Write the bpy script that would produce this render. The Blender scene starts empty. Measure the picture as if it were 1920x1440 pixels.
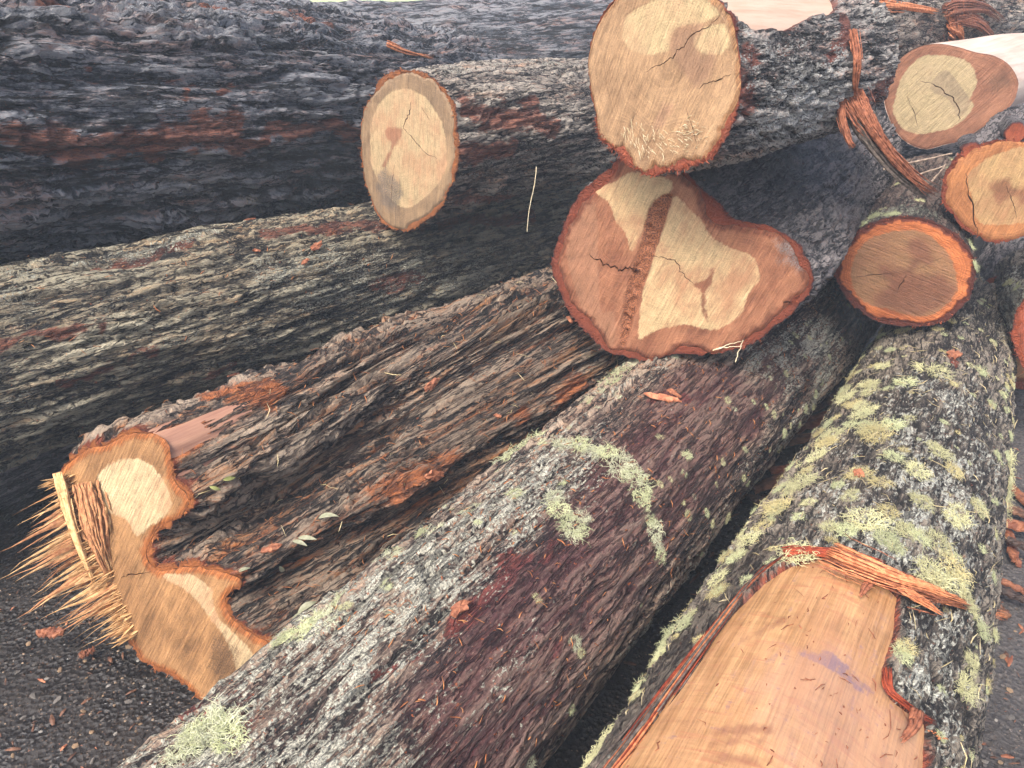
import bpy, math, random
import numpy as np
from mathutils import Vector, Matrix
from mathutils.geometry import delaunay_2d_cdt

# ------------------------------------------------------------------ camera, sky, sun, exposure
scene = bpy.context.scene
camd = bpy.data.cameras.new('camera'); cam = bpy.data.objects.new('camera', camd)
scene.collection.objects.link(cam)
cam.location = (0, 0, 1.6); cam.rotation_euler = (math.radians(60), 0, 0)
camd.sensor_width = 36.0; camd.lens = 36.0 * 1478 / 1920; camd.clip_start = .02; camd.clip_end = 2000
scene.camera = cam
SUN_EL, SUN_AZ = math.radians(56), math.radians(215)      # azimuth from +Y towards +X: behind the camera, a little to its left
world = bpy.data.worlds.new('World'); scene.world = world; world.use_nodes = True
wn = world.node_tree.nodes; wl = world.node_tree.links
sky = wn.new('ShaderNodeTexSky'); sky.sky_type = 'NISHITA'; sky.sun_disc = False
sky.sun_elevation = SUN_EL; sky.sun_rotation = SUN_AZ; sky.air_density = .6; sky.dust_density = 6.0; sky.ozone_density = .6
wl.new(sky.outputs[0], wn['Background'].inputs[0]); wn['Background'].inputs[1].default_value = .15
sund = bpy.data.lights.new('sun', 'SUN'); sund.energy = 1.2; sund.angle = math.radians(13); sund.color = (1, .98, .94)
sun = bpy.data.objects.new('sun', sund); scene.collection.objects.link(sun)
sdir = Vector((math.cos(SUN_EL) * math.sin(SUN_AZ), math.cos(SUN_EL) * math.cos(SUN_AZ), math.sin(SUN_EL)))
sun.rotation_euler = (-sdir).to_track_quat('-Z', 'Y').to_euler()
scene.view_settings.view_transform = 'Standard'; scene.view_settings.look = 'None'
scene.view_settings.gamma = 1; scene.view_settings.use_curve_mapping = False
scene.view_settings.exposure = 1.2
scene.render.engine = 'CYCLES'
scene.cycles.use_denoising = True
scene.cycles.max_bounces = 6; scene.cycles.volume_bounces = 1

DATA={'E':{'P0':[0.4509,2.0292,0.8147],'axis':[0.5877,0.8089,-0.0175],'n':[-0.4405,-0.8916,0.1049],'L':1.4,'r0':0.3199,'r1':0.28,'c0':[0.4472,2.0314,0.7898],'out':[[-0.3601,
-0.0168],[-0.3466,0.0478],[-0.3047,0.1339],[-0.2657,0.1784],[-0.2187,0.2213],[-0.1866,0.2627],[-0.1327,0.2602],[-0.0641,0.2595],[-0.015,0.2446],[0.0336,0.2012],[0.0864,0.1667],
[0.1234,0.1344],[0.1823,0.1331],[0.2376,0.1233],[0.2899,0.1037],[0.3343,0.0556],[0.3529,0.0266],[0.3541,-0.0256],[0.3141,-0.096],[0.2767,-0.1396],[0.2421,-0.1822],[0.1766,-0.2232],
[0.107,-0.2548],[0.0316,-0.2652],[-0.0375,-0.3058],[-0.1018,-0.312],[-0.1691,-0.3049],[-0.2286,-0.2667],[-0.3027,-0.2023],[-0.3426,-0.1334],[-0.3645,-0.0719]],'inset':[0.0189,
0.0189,0.0189,0.0189,0.0189,0.0189,0.0189,0.0189,0.0189,0.0189,0.0349,0.0291,0.0233,0.0189,0.0189,0.0189,0.0189,0.0189,0.0189,0.0189,0.0189,0.0189,0.0189,0.0189,0.0189,0.0189,
0.0189,0.0189,0.0189,0.0189,0.0189],'heart':[[[-0.2561,0.1597],[-0.2138,0.1795],[-0.1523,0.22],[-0.0484,0.2137],[-0.0471,0.1673],[-0.0833,0.1436],[-0.1135,0.0615],[-0.1305,0.0088],
[-0.1539,0.0555],[-0.1889,0.0901],[-0.2083,0.1268],[-0.2473,0.1511]],[[-0.0334,0.1737],[0.0142,0.1425],[0.0516,0.1148],[0.0804,0.081],[0.1307,0.0602],[0.193,0.0464],[0.2219,
-0.0014],[0.2054,-0.0532],[0.184,-0.1225],[0.1245,-0.176],[0.0446,-0.1767],[-0.0286,-0.2079],[-0.0816,-0.252],[-0.0871,-0.1605],[-0.0791,-0.054],[-0.0633,0.0246],[-0.0493,
0.1099]]],'stain':[[[0.098,-0.0033],[0.0993,-0.0427],[0.0864,-0.0702],[0.0893,-0.09],[0.1087,-0.1531],[0.0937,-0.1353],[0.0796,-0.1071],[0.0792,-0.0715],[0.0548,-0.0557],[0.0796,
-0.0412]]],'dark':[[[0.2574,0.0895],[0.2975,0.0866],[0.3161,0.0572],[0.3145,0.043],[0.2727,0.0547]]],'rot':[[[-0.0931,0.1423],[-0.0388,0.1777],[-0.0481,0.1005],[-0.0664,0.0091],
[-0.0884,-0.0972],[-0.1192,-0.2741],[-0.1375,-0.2781],[-0.1347,-0.1163],[-0.1155,-0.009],[-0.1035,0.063]]],'crack':[([[-0.2571,-0.027],[-0.2236,-0.0372],[-0.1958,-0.0456],[-0.1635,
-0.0479],[-0.132,-0.0466],[-0.1037,-0.0428]],0.0065),([[-0.0708,0.0034],[-0.0352,0.0017],[-0.0055,0.0041],[0.01,-0.0183],[0.0248,-0.0358],[0.0524,-0.0562]],0.0032),([[0.3299,
-0.0373],[0.3114,-0.0577],[0.2921,-0.0752]],0.0073)],'pith':[[-0.1937,0.011],[0.0825,-0.0608]],'tan':[[[-0.3275,0.0908],[-0.2573,0.1449],[-0.2272,-0.0274],[-0.2143,-0.131],
[-0.2009,-0.1829],[-0.1627,-0.1808],[-0.1524,-0.2785],[-0.1834,-0.274],[-0.2454,-0.2139],[-0.3025,-0.1092],[-0.3318,0.0081]]],'patch':{'red':[([[0.4844,1.8804,1.0885],[0.499,
1.7526,1.0379]],0.03),([[0.5392,1.7463,1.0021],[0.7368,1.9237,0.8989]],0.02)],'wet':[([[0.5828,1.9538,1.0685],[1.0582,2.4388,0.9366]],0.2)]}},'F':{'P0':[0.3471,1.9059,1.3012],
'axis':[0.7542,0.6557,-0.0349],'n':[-0.7542,-0.6557,0.0349],'L':0.76,'r0':0.2188,'r1':0.2,'c0':[0.3338,1.9207,1.2921],'out':[[-0.2454,-0.0052],[-0.2409,0.0588],[-0.2146,0.1129],
[-0.1748,0.1552],[-0.1131,0.1856],[-0.0234,0.203],[0.0638,0.1962],[0.1188,0.1708],[0.1602,0.1342],[0.1839,0.0864],[0.1988,0.0434],[0.2057,-0.0119],[0.2,-0.0597],[0.1898,-0.1006],
[0.1495,-0.1544],[0.0725,-0.1937],[-0.001,-0.2212],[-0.0687,-0.2128],[-0.1265,-0.1897],[-0.1843,-0.1644],[-0.2115,-0.1009]],'inset':[0.003,0.003,0.003,0.003,0.003,0.003,0.003,
0.003,0.003,0.003,0.003,0.003,0.0231,0.0231,0.0231,0.0231,0.0231,0.0231,0.0231,0.003,0.003],'heart':[[[-0.1294,0.1243],[-0.0623,0.1585],[-0.0051,0.1799],[0.0669,0.1782],[0.1113,
0.1603],[0.1316,0.1414],[0.09,0.1257],[0.0344,0.1165],[0.0082,0.0957],[0.0058,0.0626],[-0.031,0.0507],[-0.0874,0.0539],[-0.1312,0.073]],[[0.0788,0.1092],[0.1372,0.1291],[0.158,
0.1077],[0.1618,0.0772],[0.1078,0.0641],[0.0696,0.0793]]],'stain':[[[0.0138,0.1069],[0.063,0.1186],[0.0913,0.118],[0.0749,0.0904],[0.0865,0.0647],[0.1289,0.0635],[0.1227,0.0199],
[0.0904,-0.0004],[0.0333,0.032],[0.0049,0.068]],[[0.0014,-0.061],[0.0316,-0.0538],[0.0071,-0.099],[-0.0188,-0.1153]]],'dark':[],'rot':[],'crack':[([[-0.0644,-0.0552],[-0.0827,
-0.1069],[-0.0927,-0.1488]],0.0016),([[0.0689,-0.0485],[0.0994,-0.0961],[0.1178,-0.1341]],0.0015),([[0.1248,0.1379],[0.0944,0.1162],[0.0648,0.0992],[0.0363,0.0687],[0.0141,0.0478],
[-0.01,0.0353],[-0.0554,0.0098]],0.0032),([[0.1794,0.0339],[0.1404,0.0155],[0.1125,0.0056],[0.0944,-0.0066]],0.0027)],'pith':[[0.0083,0.0461]],'tan':[],'patch':{'red':[([[0.4852,
1.7658,1.3232],[0.5032,1.7814,1.2661]],0.03),([[0.4968,1.801,1.3816],[0.5272,1.8167,1.3585]],0.02),([[0.7323,1.9949,1.323],[0.8277,2.1152,1.38]],0.02),([[0.9354,2.1897,1.2031],
[1.0151,2.2549,1.2191]],0.05)],'pale':[([[0.5905,1.8779,1.3613],[0.7644,2.0297,1.2195]],0.1),([[0.5559,1.8428,1.2198],[0.8068,2.0707,1.2118]],0.05)],'bare':[([[0.487,1.8735,
1.4578],[0.6253,2.0078,1.4531],[0.7403,2.1811,1.4703]],0.065)]}},'G':{'P0':[-0.3535,2.7909,0.934],'axis':[0.6148,0.7869,-0.0523],'n':[-0.6148,-0.7869,0.0523],'L':1.25,'r0':0.2603,
'r1':0.26,'c0':[-0.3681,2.8008,0.9114],'out':[[-0.2579,0.0006],[-0.2434,0.0736],[-0.214,0.1283],[-0.1781,0.1715],[-0.1292,0.2269],[-0.0553,0.2558],[0.0221,0.2577],[0.0969,0.2464],
[0.1555,0.2161],[0.1994,0.1698],[0.2109,0.0874],[0.2227,0.0238],[0.2084,-0.0506],[0.1765,-0.1176],[0.1359,-0.1829],[0.0706,-0.2379],[-0.0139,-0.2927],[-0.0917,-0.3029],[-0.1724,
-0.2744],[-0.2201,-0.2124],[-0.2515,-0.1321]],'inset':[0.0028,0.0028,0.0028,0.0167,0.0167,0.0167,0.0167,0.0167,0.0167,0.0167,0.0167,0.0167,0.0167,0.0167,0.0167,0.0167,0.0167,
0.0028,0.0028,0.0028,0.0028],'heart':[[[-0.0271,0.1971],[0.0658,0.1855],[0.1254,0.1394],[0.162,0.08],[0.161,-0.0297],[0.1214,-0.1043],[0.0395,-0.1778],[-0.0455,-0.2181],[-0.1131,
-0.1938],[-0.1793,-0.1318],[-0.2089,-0.0519],[-0.1922,0.0561],[-0.1528,0.1345],[-0.0921,0.1796]]],'stain':[[[-0.1158,0.0545],[-0.0411,0.0643],[-0.0509,0.0291],[-0.086,-0.0102],
[-0.1235,-0.0745],[-0.1496,-0.0786],[-0.0938,0.0002],[-0.1175,0.0257]]],'dark':[[[-0.1419,-0.0954],[-0.0666,-0.1248],[-0.0518,-0.1704],[-0.0975,-0.2281],[-0.15,-0.2255],[-0.1801,
-0.1442]]],'rot':[],'crack':[([[-0.0759,-0.0482],[-0.0996,-0.1377],[-0.109,-0.2079]],0.0022),([[0.0555,0.1483],[0.0939,0.11]],0.002),([[0.0111,0.1587],[-0.0056,0.1187],[-0.014,
0.1019],[-0.0359,0.0707]],0.0052),([[-0.0335,0.0675],[0.0141,0.0345],[0.0764,-0.0014],[0.1235,-0.0122]],0.0033)],'pith':[[-0.0361,0.0671]],'tan':[],'patch':{'red':[([[-0.1434,
2.7466,1.0593],[0.0,2.8939,1.0121],[0.1508,3.0609,0.9587]],0.035),([[-0.1596,2.6508,0.95],[0.0095,2.8635,0.9204]],0.03),([[0.0786,3.0319,1.0411],[-0.0561,2.8819,1.0688]],0.02),
([[-0.1613,2.7418,0.7401],[0.0,3.0965,0.6397]],0.03)],'pale':[([[-0.2021,2.8759,1.1491],[0.299,3.6458,1.1153]],0.07),([[-0.1455,2.6732,0.8546],[0.1001,2.9832,0.8486]],0.05)]}},
'H':{'P0':[1.2267,2.2958,0.6765],'axis':[0.4695,0.8829,0.0],'n':[-0.4032,-0.9071,0.1209],'L':0.9,'r0':0.1873,'r1':0.17,'c0':[1.2176,2.3006,0.6735],'out':[[-0.2132,-0.016],[-0.2109,
0.0367],[-0.1885,0.0827],[-0.1501,0.1232],[-0.096,0.1568],[-0.0391,0.1706],[0.0282,0.1664],[0.0911,0.1458],[0.1382,0.112],[0.1741,0.0603],[0.1909,0.0052],[0.1921,-0.0449],[0.1727,
-0.0962],[0.1318,-0.142],[0.0628,-0.1726],[-0.0065,-0.1767],[-0.081,-0.1633],[-0.1465,-0.1207],[-0.1854,-0.0735]],'inset':[0.0149,0.0149,0.0149,0.0149,0.0149,0.0149,0.0149,0.0149,
0.0149,0.0149,0.0149,0.0149,0.0149,0.0149,0.0149,0.0149,0.0149,0.0149,0.0149],'heart':[[[-0.0382,0.1271],[0.0128,0.1277],[0.0573,0.1058],[0.1068,0.0628],[0.1349,0.0165],[0.1432,
-0.0401],[0.1269,-0.0888],[0.0904,-0.1286],[0.0213,-0.1344],[-0.0463,-0.1261],[-0.0973,-0.1146],[-0.1411,-0.0812],[-0.1581,-0.0434],[-0.16,0.0097],[-0.1415,0.0649],[-0.0966,
0.1033]]],'stain':[[[-0.0208,0.0758],[0.0116,0.1088],[0.051,0.0735],[0.0625,0.0371],[0.031,0.0259],[0.0257,-0.0008],[0.104,0.0052],[0.1394,-0.0472],[0.0984,-0.1138],[0.0213,
-0.1344],[-0.068,-0.1095],[-0.0347,-0.0434],[-0.069,-0.0224],[-0.0817,0.0085],[-0.0461,0.0075],[-0.0108,0.0064],[0.0044,0.0411]]],'dark':[],'rot':[],'crack':[([[-0.147,-0.0407],
[-0.0876,-0.0225],[-0.0288,-0.008]],0.0027),([[0.0273,0.0128],[0.0893,0.064]],0.0018),([[0.0019,-0.0082],[-0.0072,-0.0355],[-0.0122,-0.0676]],0.003)],'pith':[[-0.0091,-0.0272]],
'tan':[],'patch':{'pale':[([[1.1449,2.4202,0.8151],[1.3223,2.3885,0.8509]],0.06)]}},'I':{'P0':[1.7304,3.251,1.0309],'axis':[0.6816,0.7309,-0.0349],'n':[-0.6363,-0.7697,0.0513],
'L':1.2,'r0':0.2151,'r1':0.19,'c0':[1.7165,3.2632,1.0158],'out':[[-0.244,-0.0585],[-0.2527,0.0031],[-0.2448,0.0654],[-0.2216,0.1217],[-0.1713,0.1631],[-0.1032,0.1817],[-0.0286,
0.1759],[0.0407,0.1624],[0.1012,0.1561],[0.1588,0.1312],[0.2016,0.0885],[0.2157,0.0524],[0.2129,-0.0051],[0.1772,-0.0581],[0.1341,-0.1035],[0.0832,-0.1552],[0.0203,-0.1851],
[-0.0437,-0.2116],[-0.1202,-0.1973],[-0.186,-0.1465]],'inset':[0.0006,0.0006,0.0006,0.0006,0.0006,0.0006,0.0006,0.0006,0.0006,0.0006,0.0006,0.0006,0.0006,0.0006,0.0006,0.0006,
0.0006,0.0006,0.0006,0.0006],'heart':[[[-0.1986,0.0508],[-0.1487,0.1336],[-0.0823,0.1433],[-0.005,0.1371],[0.0443,0.108],[0.0762,0.0522],[0.0684,-0.0084],[0.0834,-0.0326],[0.051,
-0.0981],[-0.0233,-0.1441],[-0.1098,-0.1561],[-0.1721,-0.1274],[-0.2079,-0.0582]]],'stain':[[[-0.0512,0.0908],[0.0326,0.0307],[0.0707,-0.0168],[0.044,-0.0724],[-0.0052,-0.0168],
[-0.0837,0.0184]]],'dark':[[[0.1166,0.0814],[0.1584,0.102],[0.1853,0.0634],[0.1383,0.0334]]],'rot':[],'crack':[([[-0.1656,-0.0184],[-0.1177,-0.085],[-0.0907,-0.1337]],0.0029),
([[-0.1268,0.049],[-0.0499,0.022],[0.009,-0.0065],[0.0394,-0.0554],[0.0528,-0.089]],0.0055)],'pith':[[-0.092,0.05]],'tan':[]},'K':{'P0':[1.4346,2.3016,0.9265],'axis':[0.5591,
0.8289,-0.0175],'n':[-0.445,-0.89,0.0989],'L':0.7,'r0':0.1494,'r1':0.15,'c0':[1.4395,2.2983,0.9281],'out':[[-0.137,-0.0336],[-0.1467,0.029],[-0.1358,0.0772],[-0.1166,0.1024],
[-0.0633,0.1337],[0.0007,0.1491],[0.0706,0.1371],[0.123,0.091],[0.1545,0.0274],[0.1584,-0.041],[0.1308,-0.1],[0.065,-0.1375],[0.0106,-0.146],[-0.045,-0.1266],[-0.0938,-0.0894]],
'inset':[0.0095,0.0095,0.0095,0.0095,0.0095,0.0095,0.0095,0.0095,0.0095,0.0095,0.0095,0.0095,0.0095,0.0095,0.0095],'heart':[[[-0.0839,0.0312],[-0.0557,0.0876],[-0.0157,0.1151],
[0.0324,0.1315],[0.0916,0.1152],[0.1413,0.0469],[0.1444,-0.0344],[0.0904,-0.078],[0.0142,-0.0953],[-0.024,-0.0947],[-0.0553,-0.0376]]],'stain':[[[-0.0221,0.0209],[0.0193,0.0437],
[0.0356,0.0222],[0.0773,0.0215],[0.0949,-0.0413],[0.0434,-0.0064],[0.0124,-0.0285]]],'dark':[],'rot':[],'crack':[([[0.014,0.0251],[0.0483,-0.025],[0.0674,-0.0696]],0.0022),
([[-0.0984,0.0426],[-0.0519,-0.0496],[-0.0162,-0.137]],0.0047)],'pith':[[0.014,0.0251]],'tan':[],'patch':{}},'L':{'P0':[1.7591,2.3308,0.4371],'axis':[0.4692,0.8824,-0.0349],
'n':[-0.3008,-0.9324,0.2005],'L':0.6,'r0':0.1255,'r1':0.15,'c0':[1.7627,2.3286,0.4291],'out':[[-0.0822,-0.0302],[-0.0962,0.0413],[-0.0912,0.1052],[-0.059,0.1449],[0.0098,0.1447],
[0.0713,0.0819],[0.1055,-0.0212],[0.0935,-0.1244],[0.0401,-0.1612],[-0.0223,-0.1334]],'inset':[0.0141,0.0141,0.0141,0.0141,0.0141,0.0141,0.0141,0.0141,0.0141,0.0141],
'heart':[[[-0.0486,-0.0253],[-0.0582,0.0465],[-0.0313,0.0951],[0.0272,0.076],[0.0715,-0.008],[0.0642,-0.101],[0.0159,-0.1274]]],'stain':[],'dark':[],'rot':[],'crack':[],
'pith':[[0.0044,-0.0177]],'tan':[],'patch':{'pale':[([[1.8266,2.696,0.4946],[1.6609,2.3931,0.4658]],0.08)]}},'B':{'P0':[-0.8261,1.3894,0.3064],'axis':[0.682,0.7314,0.0],
'n':[-0.2904,-0.8937,0.342],'L':1.95,'r0':0.3014,'r1':0.27,'c0':[-0.8237,1.3871,0.3048],'out':[[-0.3059,0.15],[-0.2817,0.1923],[-0.2107,0.2479],[-0.1644,0.2628],[-0.1042,0.3033],
[-0.0642,0.318],[-0.02,0.3182],[0.0143,0.2916],[0.0255,0.2533],[0.0382,0.2175],[0.0707,0.1985],[0.0806,0.1621],[0.0484,0.123],[-0.0021,0.0794],[-0.0265,0.0341],[-0.0151,-0.0008],
[0.0446,0.0103],[0.11,0.0281],[0.1747,0.03],[0.2204,0.0225],[0.2162,-0.0085],[0.1847,-0.0358],[0.1964,-0.0727],[0.2447,-0.1002],[0.3015,-0.1119],[0.3133,-0.1486],[0.2852,-0.1992],
[0.217,-0.2704],[0.1603,-0.3217],[0.1275,-0.3215],[0.069,-0.2918],[0.0072,-0.2766],[-0.0523,-0.2618],[-0.0959,-0.2026],[-0.1445,-0.1306],[-0.1851,-0.0429],[-0.2335,0.0289],
[-0.2819,0.087]],'inset':[0.0019,0.0019,0.0019,0.0019,0.0113,0.0113,0.0113,0.0113,0.0113,0.0113,0.0113,0.0113,0.0113,0.0113,0.0113,0.0113,0.0113,0.0113,0.0113,0.0113,0.0113,0.0113,
0.0113,0.0113,0.0113,0.0113,0.0113,0.0113,0.0113,0.0113,0.0113,0.0113,0.0113,0.0019,0.0019,0.0019,0.0019,0.0019],'heart':[[[-0.1791,0.1912],[-0.0855,0.2472],[-0.024,0.2377],
[0.0231,0.1743],[0.0167,0.1329],[-0.0281,0.0897],[-0.0664,0.0609],[-0.0985,0.0951],[-0.1623,0.1092]],[[0.0134,-0.0244],[0.0816,-0.0048],[0.1348,-0.0229],[0.1436,-0.0549],[0.1677,
-0.097],[0.2434,-0.1393],[0.2674,-0.1812],[0.2249,-0.2138],[0.1921,-0.146],[0.1375,-0.0908],[0.0754,-0.0441]]],'stain':[],'dark':[[[0.1694,-0.1381],[0.2074,-0.1558],[0.219,
-0.2155],[0.1747,-0.2633],[0.1459,-0.2075]]],'rot':[],'crack':[([[-0.112,-0.0575],[-0.0803,-0.043],[-0.0255,-0.021]],0.0031)],'pith':[[-0.0797,0.1944],[0.0032,-0.1214]],'tan':[],
'patch':{'red':[([[-0.5844,1.2334,0.4142],[-0.4774,1.3546,0.4182],[-0.3346,1.5089,0.4093],[-0.1546,1.6905,0.3723]],0.075),([[-0.5504,1.2727,0.415],[-0.3985,1.4354,0.4046],[-0.1931,
1.6555,0.3893]],0.03),([[-0.1546,1.6905,0.3723],[0.0619,1.9278,0.3618],[0.2137,2.1041,0.3852]],0.03),([[-0.6071,1.2817,0.4965],[-0.4817,1.4148,0.4912],[-0.3378,1.5785,0.4936]],
0.02),([[-0.7143,1.3492,0.5854],[-0.6347,1.4164,0.5787]],0.03),([[-0.3635,1.8033,0.5912],[-0.0921,2.0254,0.5724],[0.133,2.2367,0.5583]],0.02),([[-0.6338,1.1748,0.4044],[-0.5581,
1.2325,0.2976]],0.03),([[-0.1145,1.7392,0.381],[0.1609,2.055,0.4043]],0.018),([[-0.7566,1.704,0.593],[-0.616,1.704,0.593]],0.035),([[-0.4052,2.0728,0.5832],[-0.4832,1.9857,
0.5756]],0.02),([[-0.4135,1.6024,0.5555],[-0.5784,1.464,0.5739]],0.012),([[-0.5171,1.3545,0.4719],[-0.4693,1.3959,0.4606]],0.015),([[-0.0883,1.8847,0.5119],[0.1463,2.1461,0.5111]],
0.012),([[-0.4863,1.313,0.2804],[-0.3426,1.4759,0.261]],0.02),([[0.1665,2.2315,0.5424],[0.0,2.0654,0.5521]],0.02)],'pale':[([[-0.4879,1.4638,0.5295],[-0.2719,1.6991,0.5248]],0.03),
([[-0.2226,1.7529,0.5237],[0.063,2.0636,0.5177]],0.03)],'bare':[([[-0.7901,1.4676,0.6034],[-0.7158,1.5303,0.6024],[-0.6419,1.5506,0.6011]],0.042)]}},'A':{'P0':[-0.525,0.56,0.27],
'axis':[0.5889,0.8082,0.0],'L':3.337,'r0':0.265,'r1':0.252,'patch':{'wet':[([[0.5689,1.8526,0.4967],[0.3374,1.4871,0.4817],[0.1504,1.1707,0.4528],[-0.0539,0.8631,0.4373]],0.13),
([[0.7769,2.0453,0.4558],[0.6411,1.8068,0.4223]],0.05)],'red':[([[0.0105,1.1672,0.5203],[-0.0771,1.0194,0.5161]],0.022),([[-0.0887,1.0224,0.5197],[-0.1112,0.9843,0.5179]],0.018),
([[0.3775,1.8126,0.5288],[0.4673,1.7914,0.5167]],0.02),([[0.0528,1.1719,0.509],[0.0761,1.2282,0.5144]],0.012),([[0.0795,1.0038,0.4007],[0.0908,1.0386,0.4181]],0.012),([[-0.551,
0.8707,0.4381],[-0.4478,0.8175,0.5182]],0.03),([[-0.2754,0.8521,0.5316],[-0.182,0.9325,0.5259]],0.012)],'pale':[([[0.1616,1.5045,0.5304],[0.0,1.31,0.5307]],0.11),([[-0.2356,1.0553,
0.526],[-0.3803,0.8556,0.5271],[-0.4451,0.7392,0.5307]],0.2),([[-0.287,0.8231,0.5302],[-0.3158,0.7264,0.5241]],0.12),([[1.0814,2.3431,0.3305],[0.7088,1.8105,0.1811],[0.2886,1.2324,
0.1804]],0.05),([[0.7652,2.0723,0.4772],[1.0846,2.386,0.3894]],0.09),([[-0.0549,0.906,0.4641],[-0.1347,0.7747,0.4526]],0.06)]}},'J':{'P0':[0.295,0.58,0.295],'axis':[0.5455,0.8378,
-0.0242],'L':2.686,'r0':0.3,'r1':0.215,'patch':{'pale':[([[1.163,1.7871,0.5027],[0.9369,1.4294,0.5251],[0.7644,1.1517,0.5415]],0.16),([[0.73,1.023,0.5324],[0.7087,0.877,0.5004]],
0.1)],'red':[([[1.2518,2.0012,0.4981],[1.307,2.0471,0.4909]],0.015)],'wet':[([[0.4793,1.2147,0.4836],[0.2115,0.8593,0.4831]],0.06)],'blue':[([[0.4969,0.908,0.5731],[0.5201,0.8863,
0.5728],[0.545,0.858,0.5687],[0.5743,0.8404,0.5589]],0.018),([[0.4378,0.8461,0.5768],[0.4426,0.835,0.578]],0.008),([[0.425,0.7556,0.5821],[0.4456,0.7222,0.5798]],0.01),([[0.5564,
0.818,0.5619],[0.5845,0.8203,0.5528]],0.012),([[0.4157,0.8832,0.5701],[0.4249,0.8582,0.5747]],0.012)],'brown':[([[0.4051,0.9644,0.5488],[0.4479,0.9891,0.5549],[0.4771,0.9963,
0.5603]],0.016),([[0.3294,0.8404,0.5588],[0.3799,0.8464,0.5703],[0.4226,0.8245,0.5786]],0.006),([[0.3206,0.8057,0.5653],[0.3765,0.8063,0.5768],[0.426,0.7837,0.5814]],0.006),
([[0.3687,0.8954,0.5559],[0.4194,0.8955,0.5684]],0.006),([[0.3021,0.7623,0.5706],[0.3776,0.7551,0.5827]],0.012),([[0.2891,0.7404,0.5725],[0.3642,0.7361,0.5845]],0.01),([[0.2904,
0.7146,0.5785],[0.3463,0.7002,0.5872]],0.012),([[0.377,0.8654,0.5661],[0.4563,0.8512,0.5768]],0.005),([[0.5877,1.0726,0.5622],[0.7039,1.0366,0.545]],0.003),([[0.5721,1.0297,
0.5651],[0.6876,0.9984,0.545]],0.003),([[0.5715,0.977,0.5676],[0.6402,0.9332,0.5511]],0.003)],'purple':[([[0.5025,0.8376,0.5748],[0.4971,0.7301,0.5685]],0.1),([[0.602,0.7729,
0.5337],[0.5306,0.7074,0.5523]],0.06)]},'bare_poly':[[-0.3,0.6841],[-0.05,0.6541],[0.0477,0.6341],[0.2137,0.6161],[0.3844,0.5987],[0.5532,0.5771],[0.6238,0.5418],[0.6463,0.4932],
[0.6315,0.424],[0.6273,0.3372],[0.5268,0.3268],[0.4267,0.3262],[0.3872,0.3032],[0.3943,0.2564],[0.412,0.2292],[0.32,0.2202],[-0.3,0.2202]]},'C':{'P0':[-1.9,1.55,0.55],
'axis':[0.6691,0.7388,-0.0808],'L':3.587,'r0':0.28,'r1':0.245,'patch':{'pale':[([[-1.3911,2.0422,0.7627],[-1.2135,2.2274,0.7381],[-0.9955,2.5199,0.7096]],0.03),([[-0.67,2.5171,
0.4583],[-0.0232,3.2443,0.3691]],0.1),([[-0.8125,2.4376,0.6006],[-0.5141,2.7779,0.5669]],0.06),([[-1.3629,1.951,0.7386],[-1.3128,1.9838,0.7241]],0.03)],'red':[([[-1.204,2.164,
0.7262],[-1.0432,2.407,0.7139]],0.02),([[-0.7592,2.7048,0.674],[0.096,3.4433,0.4709]],0.028),([[-0.8466,2.6133,0.6862],[-0.6937,2.7458,0.66]],0.02),([[-0.5121,2.6984,0.4515],
[-0.3355,2.8933,0.4137]],0.02),([[-1.3364,1.827,0.6496],[-1.1652,2.024,0.6324]],0.015),([[-1.2513,1.8623,0.5248],[-1.0517,2.0874,0.5053]],0.012),([[-0.9608,2.2133,0.3618],[-0.9125,
2.2725,0.3488]],0.015)]}},'D':{'P0':[-2.3,1.76,1.25],'axis':[0.5774,0.8024,-0.151],'L':3.377,'r0':0.47,'r1':0.41,'patch':{'red':[([[-1.3879,2.2535,1.0916],[-1.2642,2.4352,1.0269],
[-1.1396,2.6116,1.0193],[-0.9871,2.831,0.9978]],0.045),([[-0.8975,2.9606,0.9608],[-0.7667,3.1495,0.9301],[-0.6203,3.362,0.8741]],0.025),([[-0.9822,2.8444,0.9436],[-0.917,2.9384,
0.9219]],0.03),([[-1.0951,2.6985,1.1359],[-0.9664,2.8944,1.1199]],0.012),([[-1.3174,2.4203,1.2639],[-1.2643,2.4891,1.2396]],0.012),([[-1.1068,3.0113,1.3631],[-1.0271,3.0907,
1.331]],0.015),([[-1.3799,2.503,1.403],[-1.3206,2.5935,1.3887]],0.02),([[-0.8807,3.4125,1.3125],[-0.7449,3.5438,1.2616]],0.02),([[-1.1719,2.5764,0.9682],[-1.0968,2.688,0.9408]],
0.02)],'pale':[([[-1.1398,2.6932,0.8305],[-0.9798,2.9801,0.7279]],0.05)]}},'P':{'P0':[-2.4,5.25,0.74],'axis':[0.9589,0.2825,0.0274],'L':5.84,'r0':0.42,'r1':0.36},'N':{'P0':[1.12,
3.42,1.27],'axis':[0.7226,0.6895,-0.0497],'L':3.017,'r0':0.25,'r1':0.23},'R':{'P0':[1.95,2.75,0.24],'axis':[0.5692,0.8222,0.0],'L':2.372,'r0':0.24,'r1':0.23},'T':{'P0':[-2.3,2.55,
0.3],'axis':[0.6332,0.774,0.0],'L':2.843,'r0':0.29,'r1':0.28},'U':{'P0':[-2.0,1.62,0.13],'axis':[0.6715,0.741,0.0],'L':2.159,'r0':0.13,'r1':0.12},'Q':{'P0':[0.9,4.6,0.5],
'axis':[0.963,0.2696,0.0],'L':2.596,'r0':0.34,'r1':0.34},'tuft_J':[([1.1062,2.0612,0.4651],0.05),([1.0399,1.9431,0.4781],0.05),([0.9961,1.9148,0.4685],0.05),([0.9412,1.8387,0.471],
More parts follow.
